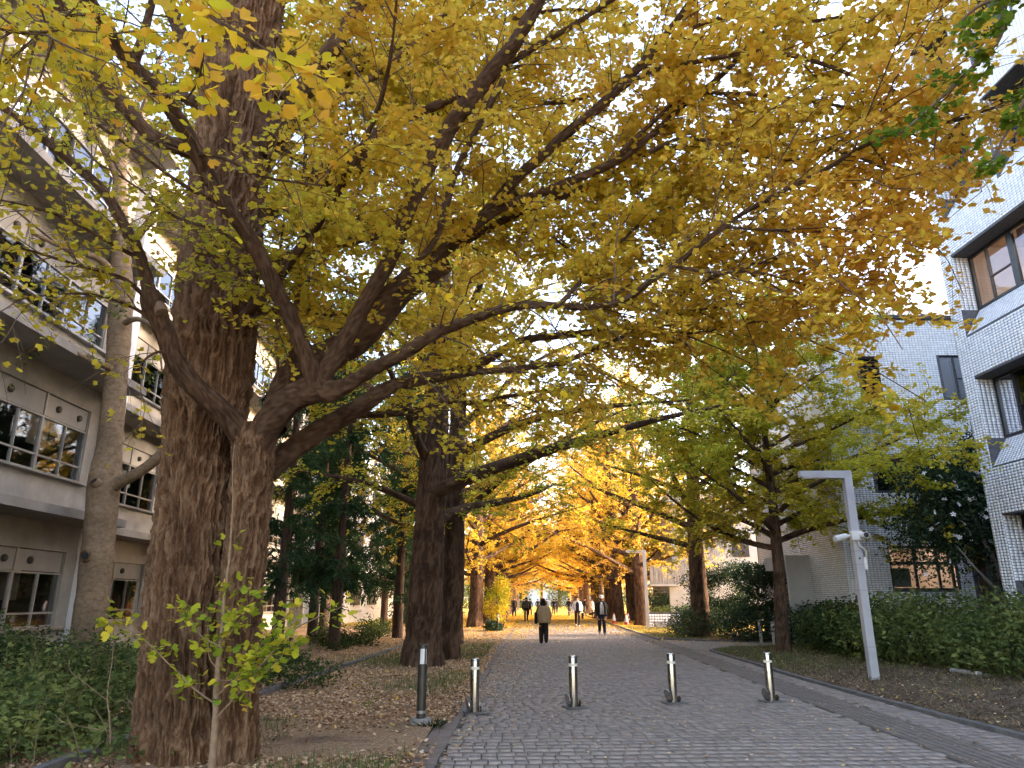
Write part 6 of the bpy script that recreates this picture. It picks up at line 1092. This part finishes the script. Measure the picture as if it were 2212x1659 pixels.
    def shell(z, rx, ry, name, c, open_=0.0, n=20, dy=0.0):
        V, F = [], []
        for zi, a, b in zip(z, rx, ry):
            for q in range(n + 1): t = -math.pi / 2 + open_ + (2 * math.pi - 2 * open_) * q / n; V.append((a * math.cos(t), b * math.sin(t) + dy - lean * max(0, (zi - .95) * 2), zi))
        m_ = n + 1
        for i in range(len(z) - 1):
            for q in range(n): F.append((i * m_ + q, i * m_ + q + 1, (i + 1) * m_ + q + 1, (i + 1) * m_ + q))
        mb = MB(); mb.add(np.array(V) * k, F); o = mb.build(name, cl(c), r, True); s_ = o.modifiers.new('t', 'SOLIDIFY'); s_.thickness = .012; return o
    op = .42 if inner else 0.0
    if coat: shell([coat, (coat + 1.0) / 2, 1.05, 1.28, 1.40, 1.455], [.265, .255, .242, .248, .21, .09], [.21, .20, .185, .18, .14, .085], 'coat', top, op)
    if inner: shell([.90, 1.1, 1.3, 1.42, 1.46], [.165, .165, .175, .12, .07], [.135, .13, .14, .11, .075], 'shirt', inner)
    if cap:
        c_ = MB(); c_.lathe([(.102 * k, 0), (.102 * k, .05 * k), (.085 * k, .10 * k), (.04 * k, .125 * k), (0, .128 * k)], (0, (-.022 - lean) * k, 1.625 * k), 20); co_ = c_.build('cap', cl(cap), r, True)
        MB().prism([tuple(np.array(q) * k) for q in ((-.085, -.08 - lean, 1.633), (-.06, -.17 - lean, 1.62), (0, -.19 - lean, 1.617), (.06, -.17 - lean, 1.62), (.085, -.08 - lean, 1.633))], (0, 0, 0), (0, 0, .01)).build('brim', cl(cap), co_); MB().box((0, (-.128 - lean) * k, 1.69 * k), (.04 * k, .012 * k, .035 * k)).build('emblem', cl((.12, .14, .12)), co_)
        mk = MB(); mk.lathe([(.055 * k, 0), (.075 * k, .03 * k), (.06 * k, .075 * k)], (0, (-.055 - lean) * k, 1.50 * k), 12); mk.build('face_mask', cl((.05, .045, .05)), r, True)
    if bag:
        s, z, sz, c = bag; b_ = MB(); b_.box((s * .30 * k, (.05) * k, z * k), (sz[0] * k, sz[1] * k, sz[2] * k)); bo = b_.build('bag', cl(c), r, True, bevel=.04)
        ends = [(s * .30, -.06, z + sz[2] / 2 - .03), (s * .17, -.05, 1.44), (s * .16, .05, 1.45), (s * .30, .14, z + sz[2] / 2 - .03)] if z > .8 else [(s * .26, .0, z + sz[2] / 2), (s * .245, .0, z + sz[2] / 2 + .09), (s * .26, .08, z + sz[2] / 2)]
        t2 = MB(); t2.tube(spline(np.array(ends) * k, .04), .012, 6); t2.build('strap', cl(c), bo, True)
    if backpack:
        b_ = MB(); b_.box((0, .20 * k, 1.20 * k), (.31 * k, .16 * k, .46 * k)); bo = b_.build('backpack', cl(backpack), r, True, bevel=.05); b2 = MB(); b2.box((0, .295 * k, 1.10 * k), (.24 * k, .05 * k, .2 * k)); b2.build('pocket', cl(backpack), bo, True, bevel=.015)
    return r
PI = math.pi
person((.15, 28.2, .02), PI, 1.62, 'person in beige coat with long dark hair and black shoulder bag walking away', (.40, .27, .15), (.022, .018, .016), coat=.80, longhair=True, bag=(1, .98, (.12, .34, .44), (.014, .013, .013)), stride=.10, fingers=True, arms=.05, wide=1.35)
person((2.94, 35.5, .02), .05, 1.76, 'person in black jacket, white shirt and white cap walking toward the bollards', (.012, .012, .014), (.018, .022, .038), inner=(.72, .71, .70), coat=.86, cap=(.72, .70, .68), stride=.13, fingers=True, arms=.02, wide=1.12, shoes=(.35, .35, .36), bend=-.05)
person((2.34, 46.2, .02), -.05, 1.76, 'person in pale grey jacket over navy shirt carrying a black bag', (.48, .48, .50), (.02, .024, .036), inner=(.015, .017, .03), coat=.92, bag=(1, .62, (.14, .34, .34), (.013, .013, .014)), stride=.15, fingers=True, shoes=(.6, .6, .6), arms=.06)
person((-1.02, 57.7, .02), PI, 1.76, 'person with brown backpack and dark clothes walking away on golden leaves', (.03, .03, .032), (.015, .015, .018), backpack=(.06, .05, .04), stride=.14, fingers=True)
g = np.random.default_rng(5)
CROWD = [(-4.2, 66, .3, 1.62, (.45, .36, .28), (.35, .33, .31), 'person in long beige coat standing by the left trunks', dict(coat=.55)), (-3.6, 66.5, 2.0, 1.6, (.03, .03, .035), (.03, .03, .03), 'person in dark clothes beside the beige coat by the left trunks', dict()), (-3.2, 75, PI, 1.66, (.03, .035, .06), (.40, .30, .24), 'person in navy jacket and pale shorts walking away', dict()), (-2.5, 74, PI, 1.78, (.02, .022, .03), (.02, .022, .035), 'tall person in navy beside the pale shorts', dict(cap=(.03, .03, .04))), (-1.0, 80, PI, 1.7, (.06, .06, .055), (.02, .02, .022), 'person in dark olive jacket behind the brown backpack', dict()), (.5, 78, PI, 1.72, (.02, .02, .024), (.04, .045, .06), 'person with grey backpack and dark jacket in the crowd', dict(backpack=(.16, .15, .15))), (1.6, 84, PI, 1.66, (.015, .015, .018), (.02, .02, .025), 'person all in black deep in the crowd', dict()), (3.0, 76, 2.6, 1.70, (.02, .02, .025), (.12, .15, .22), 'person in black top and blue jeans in the crowd', dict()), (4.6, 76, 1.8, 1.74, (.02, .02, .024), (.10, .095, .09), 'person in dark jacket and grey trousers near the dogs', dict()), (5.4, 77, .6, 1.66, (.42, .36, .30), (.35, .32, .30), 'person in pale coat near the black dog', dict(coat=.6)), (-1.9, 92, PI, 1.7, (.10, .10, .11), (.03, .03, .04), 'person in grey top far behind the crowd', dict()), (-.2, 96, PI, 1.68, (.03, .03, .03), (.03, .03, .03), 'person in dark clothes far along the avenue centre', dict()), (2.2, 95, PI, 1.7, (.04, .04, .05), (.03, .03, .04), 'person in dark blue far along the avenue', dict()), (1.0, 104, PI, 1.7, (.15, .12, .10), (.03, .03, .03), 'person in brown jacket farthest along the avenue', dict()), (3.6, 90, PI, 1.68, (.03, .03, .03), (.05, .05, .06), 'person in black behind the dogs far along the avenue', dict(longhair=True)), (-3.0, 90, 0, 1.66, (.05, .05, .06), (.03, .03, .04), 'person in dark jacket facing the crowd by the left trunks', dict())]
for x, y, hd, h, t, l, lb, kw in CROWD: person((x, y, .02), hd + .2 * g.standard_normal(), h, lb, t, l, stride=.05 + .12 * g.random(), swing=1 if g.random() < .5 else -1, **kw)
def dog(loc, head, h, label, c, low=False):
    r = empty('dog', loc, head); tag(r, label, 'dog', 'dogs on the avenue'); k = h / .6; J, E, RR = [], [], []
    def j(p, rad, par=None):
        J.append(tuple(np.array(p) * k)); RR.append(rad * k); 
        if par is not None: E.append((par, len(J) - 1))
        return len(J) - 1
    a = j((0, .0, .46), .11); c0 = j((0, -.24, .47), .135, a); hp = j((0, .28, .47), .10, a); nk = j((0, -.38, .58 - .2 * low), .085, c0); hd = j((0, -.46, .68 - .32 * low), .08, nk); j((0, -.60, .64 - .36 * low), .04, hd); t = j((0, .42, .50), .03, hp); j((0, .56, .62), .02, t)
    for s in (-1, 1):
        e = j((s * .06, -.52, .0), .0, None) if False else None; ear = j((s * .06, -.44, .76 - .32 * low), .025, hd)
        u = j((s * .09, -.25, .34), .06, c0); kk_ = j((s * .09, -.23, .18), .035, u); f = j((s * .09, -.25, .03), .035, kk_); j((s * .09, -.30, .022), .03, f)
        u = j((s * .09, .22, .34), .075, hp); hk = j((s * .09, .36, .19), .035, u); f = j((s * .09, .33, .03), .032, hk); j((s * .09, .27, .022), .03, f)
    me = skin_mesh('body', J, E, RR, 0); me.materials.append(cl(c)); link('body', me, None, r)
    MB().box((0, (-.645) * k, (.65 - .36 * low) * k), (.04 * k, .03 * k, .03 * k)).build('nose', cl((.01, .01, .01)), r, bevel=.008)
    for s in (-1, 1): MB().lathe([(.012 * k, 0), (.009 * k, .01 * k)], (s * .035 * k, -.53 * k, (.70 - .33 * low) * k), 8).build('eye', cl((.01, .01, .01)), r)
    return r
dog((3.2, 70, .03), 1.45, .62, 'white dog standing on the leaf carpet before the crowd', (.68, .64, .58)); dog((5.0, 68, .03), -1.4, .58, 'black dog with lowered head near the pale coated person', (.015, .015, .016), True)
